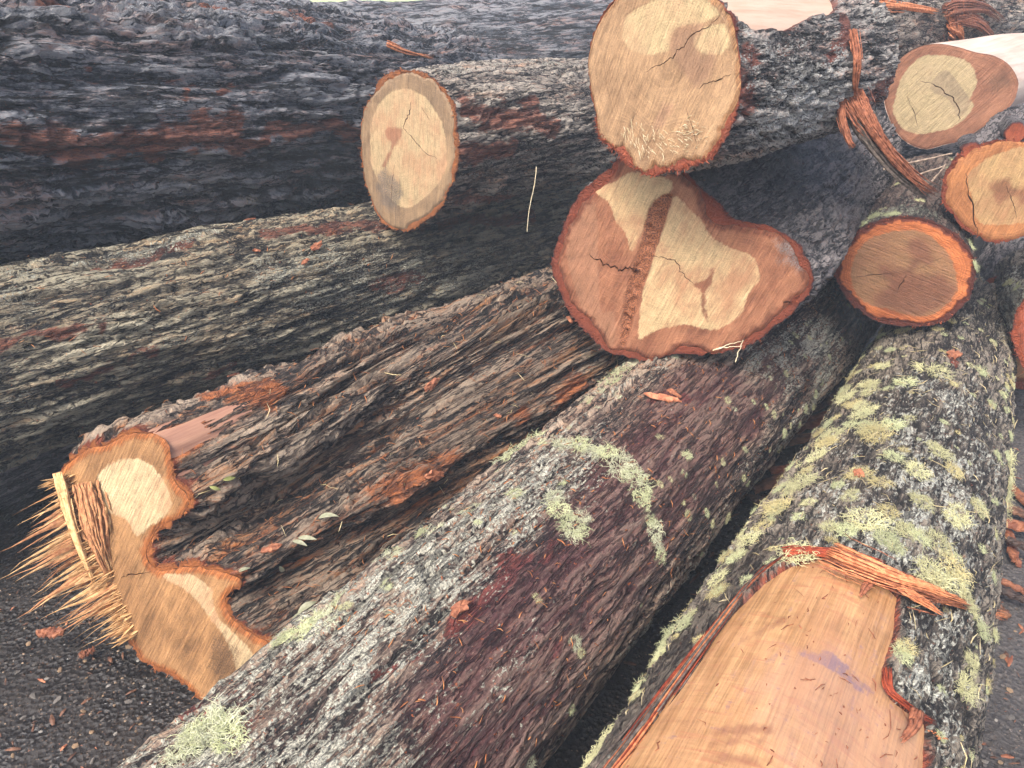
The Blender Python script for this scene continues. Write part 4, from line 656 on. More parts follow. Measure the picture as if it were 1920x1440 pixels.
ro = g.lerp(wsum(g, (a1, .9), (a2, .5), (dry, .3), base=-.25), .15, .65, .07, .7)
M_ground = g.done(c, ro, g.bump(wsum(g, (vo.outputs['Distance'], .8), (a2, .6)), .7, .012), .5)
ground = put('ground', mesh_np('ground', GP.reshape(-1, 3), GF), None, M_ground, kind='structure', label='dark wet gravel ground running back to pale grass')

# ------------------------------------------------------------------ the logs
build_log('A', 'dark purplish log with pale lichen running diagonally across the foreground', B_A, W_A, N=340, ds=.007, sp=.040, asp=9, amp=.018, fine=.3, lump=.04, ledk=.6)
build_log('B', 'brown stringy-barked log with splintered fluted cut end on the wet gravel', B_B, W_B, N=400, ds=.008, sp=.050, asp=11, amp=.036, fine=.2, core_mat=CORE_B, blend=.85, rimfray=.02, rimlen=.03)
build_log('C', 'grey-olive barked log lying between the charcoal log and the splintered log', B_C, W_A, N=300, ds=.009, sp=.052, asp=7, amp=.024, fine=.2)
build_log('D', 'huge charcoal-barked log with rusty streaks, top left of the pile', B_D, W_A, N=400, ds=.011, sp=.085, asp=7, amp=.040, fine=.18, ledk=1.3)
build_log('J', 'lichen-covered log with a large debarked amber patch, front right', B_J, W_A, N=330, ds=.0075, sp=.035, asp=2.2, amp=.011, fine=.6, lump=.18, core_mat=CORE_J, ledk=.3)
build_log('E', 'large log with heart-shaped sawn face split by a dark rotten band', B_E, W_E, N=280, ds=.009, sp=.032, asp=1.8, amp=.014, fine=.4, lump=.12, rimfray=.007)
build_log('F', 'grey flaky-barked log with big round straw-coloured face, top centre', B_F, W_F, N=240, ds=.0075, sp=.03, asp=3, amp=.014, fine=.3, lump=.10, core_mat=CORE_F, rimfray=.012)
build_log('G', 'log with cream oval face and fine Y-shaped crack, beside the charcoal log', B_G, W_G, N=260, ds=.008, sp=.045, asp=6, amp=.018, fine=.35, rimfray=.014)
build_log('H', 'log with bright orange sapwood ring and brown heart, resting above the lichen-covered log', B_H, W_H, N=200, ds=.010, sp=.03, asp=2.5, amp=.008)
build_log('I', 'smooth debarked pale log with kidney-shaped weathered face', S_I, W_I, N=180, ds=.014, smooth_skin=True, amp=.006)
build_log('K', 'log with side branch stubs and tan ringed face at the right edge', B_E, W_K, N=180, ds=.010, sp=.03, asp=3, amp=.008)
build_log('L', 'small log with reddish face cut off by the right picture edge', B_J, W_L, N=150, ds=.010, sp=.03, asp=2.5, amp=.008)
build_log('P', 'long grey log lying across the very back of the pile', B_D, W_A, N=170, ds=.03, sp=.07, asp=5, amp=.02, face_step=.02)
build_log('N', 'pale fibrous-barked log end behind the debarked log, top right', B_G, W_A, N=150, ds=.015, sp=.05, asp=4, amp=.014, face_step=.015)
build_log('Q', 'shadowed log deep inside the pile behind the heart-faced log', B_E, W_A, N=120, ds=.03, sp=.06, asp=4, amp=.014, face_step=.02)  # unseen filler, keeps light out of the pile
build_log('R', 'dark log lying in shadow behind the right-hand ringed log', B_E, W_A, N=120, ds=.02, sp=.05, asp=4, amp=.012, face_step=.02)  # added out of view to block light behind the right-hand logs
build_log('T', 'dark log in deep shadow beneath the charcoal log', B_E, W_A, N=120, ds=.03, sp=.05, asp=4, amp=.012, face_step=.02)  # unseen light blocker added under the charcoal log
build_log('U', 'thin dark log propping up the grey-olive log from below', B_E, W_A, N=110, ds=.02, sp=.04, asp=4, amp=.010, face_step=.02)  # mostly hidden, added so the gap below the grey-olive log goes dark

# ------------------------------------------------------------------ lichen
def lich_mat(name, c1, c2):
    return simple(name, c1, c2, 60, .85)
ML = [lich_mat('lichen_yellow', (190, 188, 138), (218, 216, 174)), lich_mat('lichen_green', (182, 188, 140), (212, 216, 176)), lich_mat('lichen_straw', (184, 172, 120), (212, 202, 154)), lich_mat('lichen_grey', (190, 192, 158), (216, 218, 188))]
def tuft_mesh(seed, nf, spread, hgt, rad):
    r = np.random.default_rng(seed); parts = []
    for f in range(nf):
        a = r.uniform(0, 2 * math.pi); d0 = spread * math.sqrt(r.uniform(0, 1)); p = np.array([d0 * math.cos(a), d0 * math.sin(a), -.04])
        dr = nv([math.cos(a) * r.uniform(.2, 1.2) + r.normal() * .35, math.sin(a) * r.uniform(.2, 1.2) + r.normal() * .35, r.uniform(.25, 1.)])
        n = 6; ln = hgt * r.uniform(.45, 1.15) / n; path = [p]
        for k in range(n):
            dr = nv(dr + r.normal(size=3) * .42 + np.array([0, 0, -.10 * k])); p = p + dr * ln
            if p[2] < .0: p[2] = .01 + r.uniform(0, .03)
            path.append(p)
        parts.append(tube(path, rad * np.linspace(1, .45, n + 1) * r.uniform(.7, 1.2), 3))
        if r.uniform() < .75:
            k = r.integers(2, 5); q = path[k]; d2 = nv(dr + r.normal(size=3) * .9); p2 = [q]
            for m in range(3):
                d2 = nv(d2 + r.normal(size=3) * .4); p2.append(p2[-1] + d2 * ln)
            parts.append(tube(p2, rad * np.linspace(.75, .35, 4), 3))
    V, F = join(parts); return mesh_np('lichen_tuft', V, F)
TUFT = []
for mi, m in enumerate(ML):
    row = []
    for q in range(4):
        me = tuft_mesh(100 + mi * 10 + q, 130, .62, .72, .0155); me.materials.append(m); row.append(me)
    TUFT.append(row)
def crest(L, P, ok, rad=.016):
    dd = np.sum((L['P'] - P) ** 2, 1) + (~ok) * 10; k = int(dd.argmin()); near_ = np.where(dd < max(rad * rad, dd[k] * 1.01))[0]
    if len(near_) < 2: return k
    return int(near_[(L['P'][near_] @ L['N'][k]).argmax()])
def place_tuft(key, pos, size, mi, q, lift=0.):
    L = LOG[key]; P = np.array(pos); ok = L['bare'] < -.002
    k = crest(L, P, ok)
    nrm = nv(L['N'][k] + np.array([0, 0, .15])); p = L['P'][k] - nrm * .002
    o = bpy.data.objects.new('lichen_tuft', TUFT[mi][q]); COL.objects.link(o); o.parent = L['root']
    qt = Vector(nrm).to_track_quat('Z', 'Y').to_matrix().to_4x4() @ Matrix.Rotation(rnd.uniform(0, 6.28), 4, 'Z')
    s = size; o.matrix_local = Matrix.Translation(Vector(p - L['loc'])) @ qt @ Matrix.Diagonal((s * rnd.uniform(.85, 1.3), s * rnd.uniform(.75, 1.1), s * rnd.uniform(.75, 1.15), 1))
for t, s in DATA['tuft_J']: place_tuft('J', t, s * rnd.uniform(.5, .95), rnd.choice((0, 0, 1, 2, 0)), rnd.randrange(4))
for t, s in DATA['tuft_A']: place_tuft('A', t, s * rnd.uniform(.75, 1.1), rnd.choice((1, 3, 3, 1)), rnd.randrange(4))
for t, s in DATA['tuft_H']: place_tuft('H', t, s * .8, 1, rnd.randrange(4))
def scatter_tufts(key, num, lo, hi, mis, srange, test):
    L = LOG[key]; idx = np.where((L['bare'] < -.012) & test(L))[0]
    for k in nr.choice(idx, num, replace=False):
        place_tuft(key, L['P'][k], rnd.uniform(lo, hi), rnd.choice(mis), rnd.randrange(4))
scatter_tufts('J', 190, .006, .02, (0, 1, 1, 2), 0, lambda L: (L['N'][:, 2] > .1) & (L['s'] > .35))
scatter_tufts('J', 60, .016, .032, (0, 2, 1), 0, lambda L: (L['N'][:, 2] > .0) & (L['N'][:, 0] < -.35) & (L['s'] > .3))
scatter_tufts('A', 90, .006, .016, (1, 3, 0), 0, lambda L: (L['N'][:, 2] > .05) & (L['s'] > .5))
scatter_tufts('A', 50, .008, .020, (1, 0), 0, lambda L: (L['N'][:, 2] > -.2) & (L['N'][:, 0] > .45) & (L['s'] > 1.2))
scatter_tufts('H', 14, .012, .025, (1, 0), 0, lambda L: (L['N'][:, 2] > .2))
scatter_tufts('L', 14, .014, .03, (1, 0), 0, lambda L: (L['N'][:, 2] > .0))
# ------------------------------------------------------------------ splintered hinge of the fluted log
def fibre_mat(name, c1, c2): return simple(name, c1, c2, 90, .7, .002)
M_spl = fibre_mat('splinter_wood', (188, 144, 96), (220, 184, 132)); M_spl2 = fibre_mat('splinter_red', (150, 100, 66), (188, 138, 94))
Bg = LOG['B']; hp = np.array(DATA['hinge']); axb = Bg['ax']; nB = Bg['n']
rr = np.random.default_rng(5)
tang = nv(hp[-1] - hp[0]); side = nv(np.cross(nB, tang)); side = side if side[0] > 0 else -side
for k in range(190):
    big = k < 44; t = (((k * .618034) % 1.) * .6 + rr.uniform(0, .4)) * (len(hp) - 1.001); i0 = int(t); p = hp[i0] * (1 - (t - i0)) + hp[i0 + 1] * (t - i0)
    inward = rr.uniform(-.004, .03) if big else rr.uniform(-.012, .045); p = p + side * inward - nB * rr.uniform(0, .025)
    ln = rr.uniform(.06, .20) * (.7 + .3 * abs(math.sin(t * 2.3 + .6))) if big else rr.uniform(.02, .14)
    d = nv(-axb + rr.normal(size=3) * .05 + np.array([0, 0, -.03])); n = 9; tt = np.linspace(0, 1, n); kink = np.cumsum(rr.normal(size=(n, 3)) * .014 * ln, 0)
    path = p + axb * .03 + d * ((ln + .03) * tt)[:, None] + np.array([0, 0, -.08 * ln]) * (tt ** 2)[:, None] + kink * tt[:, None]
    th_ = rr.uniform(.0016, .0035) if big else rr.uniform(.001, .0025); wid = rr.uniform(.006, .015) if big else rr.uniform(.0015, .005)
    prof = np.array([1, .98, .82, .62, .44, .29, .17, .08, .01]) * (1 + rr.normal(size=9) * .16)
    V, F = tube(path, th_ * prof ** .6, 4, 1., side=tang); C = np.repeat(path, 4, 0)      # then spread it sideways into a flat sliver
    off = (V - C) @ tang; V = V + tang * (off * (np.repeat(prof ** .4, 4) * wid / th_ - 1))[:, None]
    put('splinter', mesh_np('splinter', V - Bg['loc'], F, None, False), Bg['root'], M_spl if rr.uniform() < .6 else M_spl2)
parts = []
for k in range(380):      # short torn fibres between the splinters
    t = rr.uniform(0, len(hp) - 1.001); i0 = int(t); p = hp[i0] * (1 - (t - i0)) + hp[i0 + 1] * (t - i0); p = p + side * rr.uniform(-.008, .05)
    d = nv(-axb + rr.normal(size=3) * .16); ln = rr.uniform(.008, .05); parts.append(tube([p + axb * .01, p + d * ln * .6, p + d * ln], rr.uniform(.0015, .005) * np.array([1, .8, .08]), 4, .5, side=tang))
V, F = join(parts); put('torn_fibres', mesh_np('torn_fibres', V - Bg['loc'], F, None, False), Bg['root'], M_spl, kind='stuff')
def slab(name, a, b, wdt, hgt, parent, loc, mat, nrm, seed, rag=.35):
    """a rough torn plank standing proud of a surface"""
    a = np.array(a); b = np.array(b); n = 22; t = np.linspace(0, 1, n); d = nv(b - a); sd = nv(np.cross(nrm, d)); r = np.random.default_rng(seed)
    rows = []
    for q in range(n):
        c = a + (b - a) * t[q]; w = wdt * (1 + r.normal() * rag * .4) * (.6 + .4 * math.sin(math.pi * t[q])); h = hgt * max(.25, (1 + r.normal() * rag))
        rows.append([c - sd * w * .5 - nrm * .01, c - sd * w * .45 + nrm * h, c + sd * w * .1 + nrm * h * (1.05 + r.normal() * .1), c + sd * w * .48 + nrm * h * .7, c + sd * w * .5 - nrm * .01])
    V = np.array(rows).reshape(-1, 3); m = 5; i = (np.arange(n - 1) * m)[:, None]; j = np.arange(m - 1)[None]
    F = np.stack([i + j, i + j + 1, i + m + j + 1, i + m + j], -1).reshape(-1, 4)
    F = np.concatenate([F, [[0, 1, 2, 3], [0, 3, 4, 4]][:1], [[(n - 1) * m + 3, (n - 1) * m + 2, (n - 1) * m + 1, (n - 1) * m]]])
    return put(name, mesh_np(name, V - loc, F, None, False), parent, mat)
# ------------------------------------------------------------------ torn bark strips, twigs, stems
M_strip = fibre_mat('torn_bark_orange', (164, 96, 62), (212, 142, 96)); M_strip2 = fibre_mat('torn_bark_brown', (108, 62, 44), (158, 100, 72)); M_redb = fibre_mat('inner_bark_red', (112, 44, 30), (160, 72, 42))
M_gbk = fibre_mat('loose_bark_grey', (70, 62, 56), (116, 104, 94))
M_twig = fibre_mat('twig_grey', (120, 104, 92), (164, 146, 128)); M_straw = fibre_mat('straw_pale', (206, 190, 150), (226, 214, 182))
def smooth_path(pts, n):
    p = np.array(pts, float)
    if len(p) == 2: return p[0] + (p[1] - p[0]) * np.linspace(0, 1, n)[:, None]
    ext = np.vstack([2 * p[0] - p[1], p, 2 * p[-1] - p[-2]]); t = np.linspace(0, len(p) - 1 - 1e-6, n); out = []
    for x in t:
        i = int(x); f = x - i; a, b, c, d = ext[i:i + 4]
        out.append(.5 * (2 * b + (c - a) * f + (2 * a - 5 * b + 4 * c - d) * f * f + (3 * b - a - 3 * c + d) * f ** 3))
    return np.array(out)
def bundle(path, width, nf, seed, fray=.5, rad=.0028, thick=.4, up=(0, 0, 1), grow=0.):
    """a torn strip: many flat fibres side by side, fraying apart at the tip"""
    r = np.random.default_rng(seed); P = smooth_path(path, 26); T = np.gradient(P, axis=0); T /= np.linalg.norm(T, axis=1)[:, None]
    S = np.cross(T, up); S /= np.linalg.norm(S, axis=1)[:, None] + 1e-9; U = np.cross(S, T); parts = []
    for f in range(nf):
        o = r.uniform(-.5, .5); i0 = int(r.uniform(0, 3) ** 2 * 1.2 * (r.uniform() < .6)); i1 = min(25, int(r.uniform(9, 30))); h = r.uniform(-.5, .5) * thick
        if r.uniform() < .18: o *= 2.2; i1 = min(i1, i0 + int(r.uniform(5, 12)))
        t = np.linspace(i0 / 25, i1 / 25, 9); idx = np.clip((t * 25).round().astype(int), 0, 25)
        w = width * (1.05 - .75 * t ** 1.5) * (1 + .12 * np.sin(t * 9 + seed)) + 1e-4
        w = w * (1 + grow * t)
        fan = fray * np.clip(t - .55, 0, 1) ** 1.5 * r.normal()
        q = P[idx] + S[idx] * (w * o + width * fan)[:, None] + U[idx] * (width * (h + .25 * fray * np.clip(t - .6, 0, 1) * r.normal()))[:, None] + r.normal(size=(9, 3)) * width * .02
        rd = rad * r.uniform(.5, 1.6) * np.array([.5, .9, 1, 1, 1, .9, .75, .5, .1])
        parts.append(tube(q, rd, 4, .5, side=U[12]))
    return join(parts)
def strip(name, parent, loc, path, width, nf, seed, mat, **kw):
    V, F = bundle(path, width, nf, seed, **kw); return put(name, mesh_np(name, V - loc, F), parent, mat)
for sl_, wd_, nf_, mm_, of_ in (('slab', .020, 60, M_spl, .022), ('slab2', .060, 120, M_spl2, .004), ('slab2', .05, 50, M_spl, -.004)):
    a_, b_ = [np.array(q) + nB * of_ for q in DATA[sl_]]; strip('hinge_strip', Bg['root'], Bg['loc'], [a_, (a_ + b_) / 2 + nB * .008, b_], wd_, nf_, 60 + nf_, mm_, fray=.15, rad=.004, up=tuple(nB), thick=.35)
J = LOG['J']; lift = lambda pts, dz: [(p[0], p[1], p[2] + dz) for p in pts]
strip('torn_bark_strip', J['root'], J['loc'], lift(DATA['strip_J'], .012), .042, 110, 1, M_strip, fray=.8, rad=.0020)
strip('torn_bark_strip', J['root'], J['loc'], lift(DATA['strip_J'], .008), .055, 60, 41, M_strip2, fray=1.1, rad=.0016)
strip('torn_bark_strip', J['root'], J['loc'], lift(DATA['strip_J2'], .010), .022, 26, 2, M_strip, fray=.6)
strip('torn_bark_strip', J['root'], J['loc'], lift(DATA['strip_J3'], .004), .012, 12, 3, M_strip2, fray=.4)
for k, (pts, wd, nf, mm) in enumerate(((DATA['edge_J'][0], .016, 60, M_redb), (DATA['edge_J'][0], .010, 26, M_strip), (DATA['edge_J'][0], .024, 40, M_gbk), (DATA['edge_J'][1], .018, 70, M_redb), (DATA['edge_J'][2], .012, 24, M_redb))):
    strip('torn_bark_edge', J['root'], J['loc'], lift(pts, -.002 + .003 * (k % 2)), wd, nf, 80 + k, mm, fray=.2, rad=.0018, thick=.7)
strip('torn_bark_strip', J['root'], J['loc'], lift(DATA['strip_J4'], .006), .016, 22, 4, M_strip2, fray=.5)
strip('torn_bark_strip', J['root'], J['loc'], DATA['strip_J5'], .016, 22, 5, M_strip, fray=.4)
strip('torn_bark_strip', J['root'], J['loc'], lift(DATA['strip_J6'], .004), .022, 40, 6, M_redb, fray=.5)
Fg = LOG['F']
strip('hanging_bark_strip', Fg['root'], Fg['loc'], [(p[0] - .012, p[1] + .012, p[2] - .012) for p in DATA['strip_F']], .040, 90, 17, M_gbk, fray=.3, rad=.003, up=(0, -1, .4), thick=.3)
strip('hanging_bark_strip', Fg['root'], Fg['loc'], DATA['strip_F'], .036, 120, 7, M_strip2, fray=.7, rad=.0019, up=(0, -1, .4), thick=.28)
strip('hanging_bark_strip', Fg['root'], Fg['loc'], DATA['strip_F2'], .020, 40, 8, M_strip2, fray=.6, rad=.0022, up=(0, -1, .4))
strip('hanging_bark_strip', Fg['root'], Fg['loc'], DATA['strip_F3'], .018, 36, 9, M_strip2, fray=.4, rad=.0022, up=(0, -1, .4))
Dg = LOG['D']
for k, p in enumerate(DATA['fray_D']): strip('torn_bark_strip', Dg['root'], Dg['loc'], p, .022, 30, 130 + k, M_strip2 if k % 2 else M_strip, fray=.8, rad=.003, up=(0, -1, .5))
Ng = LOG['N']
for k, p in enumerate(DATA['fray_N']): strip('frayed_bark_strip', Ng['root'], Ng['loc'], p, .06 if k != 3 else .03, 70, 30 + k, M_strip if k % 2 else M_strip2, fray=.7, rad=.0035, up=(0, -1, .5))
def stick(name, label, cat, pts, r0, r1, mat, group=None, seed=0, wig=.003):
    P = smooth_path(pts, 18); r = np.random.default_rng(seed); P = P + np.cumsum(r.normal(size=P.shape), 0) * wig * .3
    rad = np.linspace(r0, r1, 18) * (1 + r.normal(size=18) * .08); V, F = tube(P, rad, 6)
    o = thing(name, label, cat, tuple(P[0]), group); put('stalk' if cat != 'twig' else 'stick', mesh_np(name, V - P[0], F), o, mat); return o
tl = ['short bare twig pointing left, highest in the dark gap', 'bent bare twig crossing the dark gap above the orange-ringed log', 'thin upright twig fork touching the ringed log', 'dim grey twig lowest and deepest in the dark gap']
for k, p in enumerate(DATA['twig']): stick('twig', tl[k], 'twig', p, .005 + .002 * (k == 3), .003, M_twig, 'twigs in the gap', k)
stick('straw', 'thin white straw hanging beside the heart-faced log', 'straw', DATA['straw'][0], .0013, .0009, M_straw, None, 9)
sl = ['longest pale grass stem under the heart-shaped face', 'upper pale grass stem under the heart-shaped face', 'short drooping grass stem under the heart-shaped face']
for k, p in enumerate(DATA['stem']): stick('grass_stem', sl[k], 'grass', p, .0016, .0009, M_straw, 'grass stems on the lichened log', 20 + k)

# ------------------------------------------------------------------ leaves and chips lying on the logs
M_leaf = simple('leaf_grey_green', (128, 130, 104), (166, 166, 140), 40, .55); M_leaf2 = simple('leaf_olive', (112, 116, 62), (150, 152, 96), 40, .55)
def surf(key, p, lift=.004):
    L = LOG[key]; k = crest(L, np.array(p), np.ones(len(L['P']), bool), .022); return L['P'][k] + L['N'][k] * lift, L['N'][k]
def leaf_mesh(ln, wd, seed):
    r = np.random.default_rng(seed); n = 11; t = np.linspace(0, 1, n); w = wd * np.sin(math.pi * t ** .8) * .5 + 5e-4; bend = .14 * ln * np.sin(math.pi * t) * r.uniform(.3, 1.1); cv = r.uniform(-.2, .2) * ln * t * t
    rows = [[(t[k] * ln, cv[k] - w[k], bend[k] + w[k] * .35), (t[k] * ln, cv[k], bend[k]), (t[k] * ln, cv[k] + w[k], bend[k] + w[k] * .35)] for k in range(n)]
    V = np.array(rows).reshape(-1, 3); V2 = V - (0, 0, .0006); i = (np.arange(n - 1) * 3)[:, None]; j = np.arange(2)[None]
    F = np.stack([i + j, i + j + 1, i + 4 + j, i + 3 + j], -1).reshape(-1, 4); return np.vstack([V, V2]), np.vstack([F, F[:, ::-1] + len(V)])
ll = ['broad pale dry leaf on the fluted log near its middle', 'curled grey leaf standing on the fluted log', 'small grey leaf just below the curled one', 'grey-green leaf pointing left above the lichen edge', 'grey-green leaf pointing right above the lichen edge', 'thin olive leaf near the pale heartwood lobe', 'olive leaf pointing upward near the pale heartwood lobe', 'small pale leaf by the flute of the splintered log', 'tiny curled leaf on the orange ridge']
for k, (a, b) in enumerate(DATA['leaf']):
    a = np.array(a); b = np.array(b); p, nn = surf('B', a, .006); ln = max(.024, np.linalg.norm(b - a)) * .85
    d = nv(b - a); d = nv(d - nn * (d @ nn)); y = np.cross(nn, d); V, F = leaf_mesh(ln, ln * .30, k); V = V @ np.stack([d, y, nn])
    o = thing('fallen_leaf', ll[k], 'leaf', tuple(p), 'leaves fallen on the splintered log'); put('blade', mesh_np('blade', V, F), o, M_leaf2 if k in (5, 6) else M_leaf)
M_chip = simple('bark_chip_orange', (136, 82, 60), (182, 122, 90), 90, .7, .003)
def flake(ln, wd, th, seed):
    r = np.random.default_rng(seed); n = 16; an = np.linspace(0, 2 * math.pi, n, endpoint=False) + r.uniform(-.15, .15, n); rr_ = r.uniform(.5, 1., n)
    top = np.stack([np.cos(an) * rr_ * ln * .5, np.sin(an) * rr_ * wd * .5, th * (.6 + .5 * r.normal(size=n))], 1); bot = top * (1.02, 1.02, 0) - (0, 0, th * .5)
    V = np.vstack([top, bot, [[0, 0, th * 1.2]], [[0, 0, -th * .5]]]); j = np.arange(n); j2 = (j + 1) % n
    F = np.vstack([np.stack([j, j2, np.full(n, 2 * n)], 1), np.stack([j2 + n, j + n, np.full(n, 2 * n + 1)], 1), np.stack([j + n, j2 + n, j2], 1), np.stack([j + n, j2, j], 1)]); return V, F
cl = ['salmon-red bark chip lying alone on the grey-olive log', 'pale orange chip left of the salmon chip', 'small orange chip below the salmon chip', 'orange chip low on the grey-olive log above the dark gap', 'faint chip at the top edge of the grey-olive log', 'frayed orange bark flake on the ridge of the fluted log', 'small red chip right of the fluted log middle', 'thin orange sliver on the upper fluted log', 'red chip beside the flute near the cut end', 'orange flake on the dark middle of the fluted log', 'long orange chip on the wet purple bark', 'short orange chip on the wet purple bark', 'orange chip on the fluted log under the heart face', 'red chip near the far end of the lichen-covered log', 'brown chip among lichen on the lichen-covered log', 'red bark scrap on the purplish log middle']
for k, (key, a, b) in enumerate(DATA['chip']):
    a = np.array(a); b = np.array(b); p, nn = surf(key, (a + b) / 2, .004); d = nv(b - a); d = nv(d - nn * (d @ nn)); y = np.cross(nn, d); ln = np.linalg.norm(b - a)
    V, F = flake(ln, max(.010, ln * rnd.uniform(.25, .55)), .004, 50 + k); V = V @ np.stack([d, y, nn])
    put('bark_chip', mesh_np('bark_chip', V, F, None, False), None, M_chip, label=cl[k], category='bark chip', group='loose chips on the logs').location = tuple(p)
# crumbs and fibres too small to count
def litter(key, num, seed, mat, label, smin, smax, test):
    L = LOG[key]; r = np.random.default_rng(seed); idx = np.where(test(L) & (L['bare'] < -.01))[0]; parts = []
    for k in r.choice(idx, num):
        nn = L['N'][k]; d = nv(np.cross(nn, r.normal(size=3)) + L['ax'] * r.normal() * .8); ln = r.uniform(smin, smax); p = L['P'][k] + nn * .003
        m = nv(d + nn * r.normal() * .25 + r.normal(size=3) * .2); parts.append(tube([p, p + d * ln * .5 + nn * .002, p + (d + m) * .5 * ln], r.uniform(.0006, .0018) * np.array([.7, 1, .3]), 3, .6))
    V, F = join(parts); put('bark_fibres', mesh_np('bark_fibres', V, F), None, mat, kind='stuff', label=label)
M_fib = simple('fibre_orange', (160, 92, 54), (198, 140, 92), 80, .8); M_fib2 = simple('fibre_pale', (190, 172, 124), (214, 200, 160), 80, .8)
litter('A', 900, 1, M_fib, 'scattered orange wood fibres on the purplish log', .006, .022, lambda L: (L['N'][:, 2] > .2) & (L['s'] > .4))
litter('B', 900, 2, M_fib, 'scattered orange wood fibres on the splintered log', .008, .03, lambda L: L['N'][:, 2] > .0)
litter('C', 350, 3, M_fib, 'scattered orange wood fibres on the grey-olive log', .008, .03, lambda L: L['N'][:, 2] > .2)
litter('J', 500, 4, M_fib2, 'scattered pale stalks on the lichen-covered log', .01, .05, lambda L: L['N'][:, 2] > .1)
litter('B', 120, 6, M_fib2, 'scattered pale stalks on the splintered log', .01, .05, lambda L: L['N'][:, 2] > .1)
# red and orange frayed fibres round the cut faces
def rim_fray(key, num, seed, mat, lmin, lmax, test=None):
    L = LOG[key]; r = np.random.default_rng(seed); m = L['s'] < .004; P = L['P'][m]; Nn = L['N'][m]; parts = []
    ok = np.arange(len(P)) if test is None else np.where(test(P))[0]
    for k in r.choice(ok, num):
        d = nv(-L['ax'] * r.uniform(.1, 1.) + Nn[k] * r.uniform(-.5, .9) + r.normal(size=3) * .5); ln = r.uniform(lmin, lmax); p = P[k] - Nn[k] * r.uniform(-.002, .012)
        parts.append(tube([p, p + d * ln * .5, p + d * ln + r.normal(size=3) * ln * .25], r.uniform(.0007, .0022) * np.array([1, .9, .25]), 3, .6))
    V, F = join(parts); put('frayed_bark_edge', mesh_np('frayed_bark_edge', V - L['loc'], F), L['root'], mat, kind='stuff')
M_fr = simple('fray_red', (128, 58, 40), (182, 98, 66), 80, .8); M_fr2 = simple('fray_orange', (156, 84, 44), (204, 132, 78), 80, .8)
rim_fray('F', 300, 1, M_fr, .004, .011, lambda P: P[:, 2] < 1.2)
rim_fray('E', 160, 2, M_fr, .003, .010)
rim_fray('B', 160, 3, M_fr2, .003, .010, lambda P: P[:, 0] > -.9)
rim_fray('G', 200, 4, M_fr2, .004, .014)
rim_fray('H', 150, 5, M_fr, .003, .008)
rim_fray('K', 200, 6, M_fr, .004, .012)
rim_fray('L', 200, 7, M_fr, .004, .014)
# torn fibres left standing on the straw-coloured face by the saw
L = LOG['F']; parts = []; r = np.random.default_rng(77)
for k in range(130):
    a = r.uniform(-2.3, -.6); q = r.uniform(.55, .93) * .19; c = L['P0'] + L['u'] * q * math.cos(a) * 1.02 + L['v'] * q * math.sin(a) + L['n'] * .001
    d = nv(L['u'] * math.cos(a + 1.2) + L['v'] * math.sin(a + 1.2) + L['n'] * r.uniform(.05, .5) + r.normal(size=3) * .25); ln = r.uniform(.006, .022)
    parts.append(tube([c, c + d * ln * .5, c + d * ln - np.array([0, 0, .15 * ln])], r.uniform(.0004, .0012) * np.array([1, .8, .3]), 3))
V, F = join(parts); put('torn_fibres', mesh_np('torn_fibres', V - L['loc'], F), L['root'], M_straw, kind='stuff')
# ------------------------------------------------------------------ branch stubs of the right-hand ringed log
K = LOG['K']
def stub(px_c, r, seed):
    c = np.array(px_c); n = K['n']; u, v = K['u'], K['v']; N = 40; th = np.arange(N) * 2 * math.pi / N; rr_ = r * (1 + .30 * noise(np.stack([np.cos(th) * 1.1, np.sin(th) * 1.1, th * 0 + seed], 1)) + .08 * noise(np.stack([np.cos(th) * 5, np.sin(th) * 5, th * 0 + seed], 1)))
    ring = lambda k, z: c + (np.cos(th) * rr_ * k)[:, None] * u + (np.sin(th) * rr_ * k)[:, None] * v + n * z
    rows = np.stack([ring(.8, -.002), ring(.9, -.005), ring(1.0, -.012), ring(1.04, -.025), ring(1.06, -.12), ring(1.08, -.24)]); V = rows.reshape(-1, 3)
    i = (np.arange(5) * N)[:, None]; j = np.arange(N)[None]; j2 = (j + 1) % N; F = np.stack([i + j, i + N + j, i + N + j2, i + j2], -1).reshape(-1, 4)
    fr_ = np.stack([np.cos(th) * .03, np.sin(th) * .03], 1); z = np.zeros(len(V)); rim = np.repeat([.9, .8, .6, .1, 0, 0], N)
    o = put('branch_stub', mesh_np('branch_stub', V - K['loc'], F, dict(bco=V, h=z + .5, red=z, pale=z, wet=z, rim=rim)), K['root'], B_E)
    Vc = np.vstack([ring(.82, -.0015), (c - n * .001)[None]]); dd = np.r_[np.full(N, 0.), r]; 
    put('cut_face', mesh_np('cut_face', Vc - K['loc'], np.stack([np.arange(N), (np.arange(N) + 1) % N, np.full(N, N)], 1), dict(fco=Vc - c, edge=dd, heart=dd * 0 - .02, stain=dd * 0 - 1, dark=dd * 0 - 1, rot=dd * 0 - 1, tan=dd * 0 - 1, ring=r - dd)), o, W_L)
for p, r, sd in DATA['stub']: stub(p, r, sd)
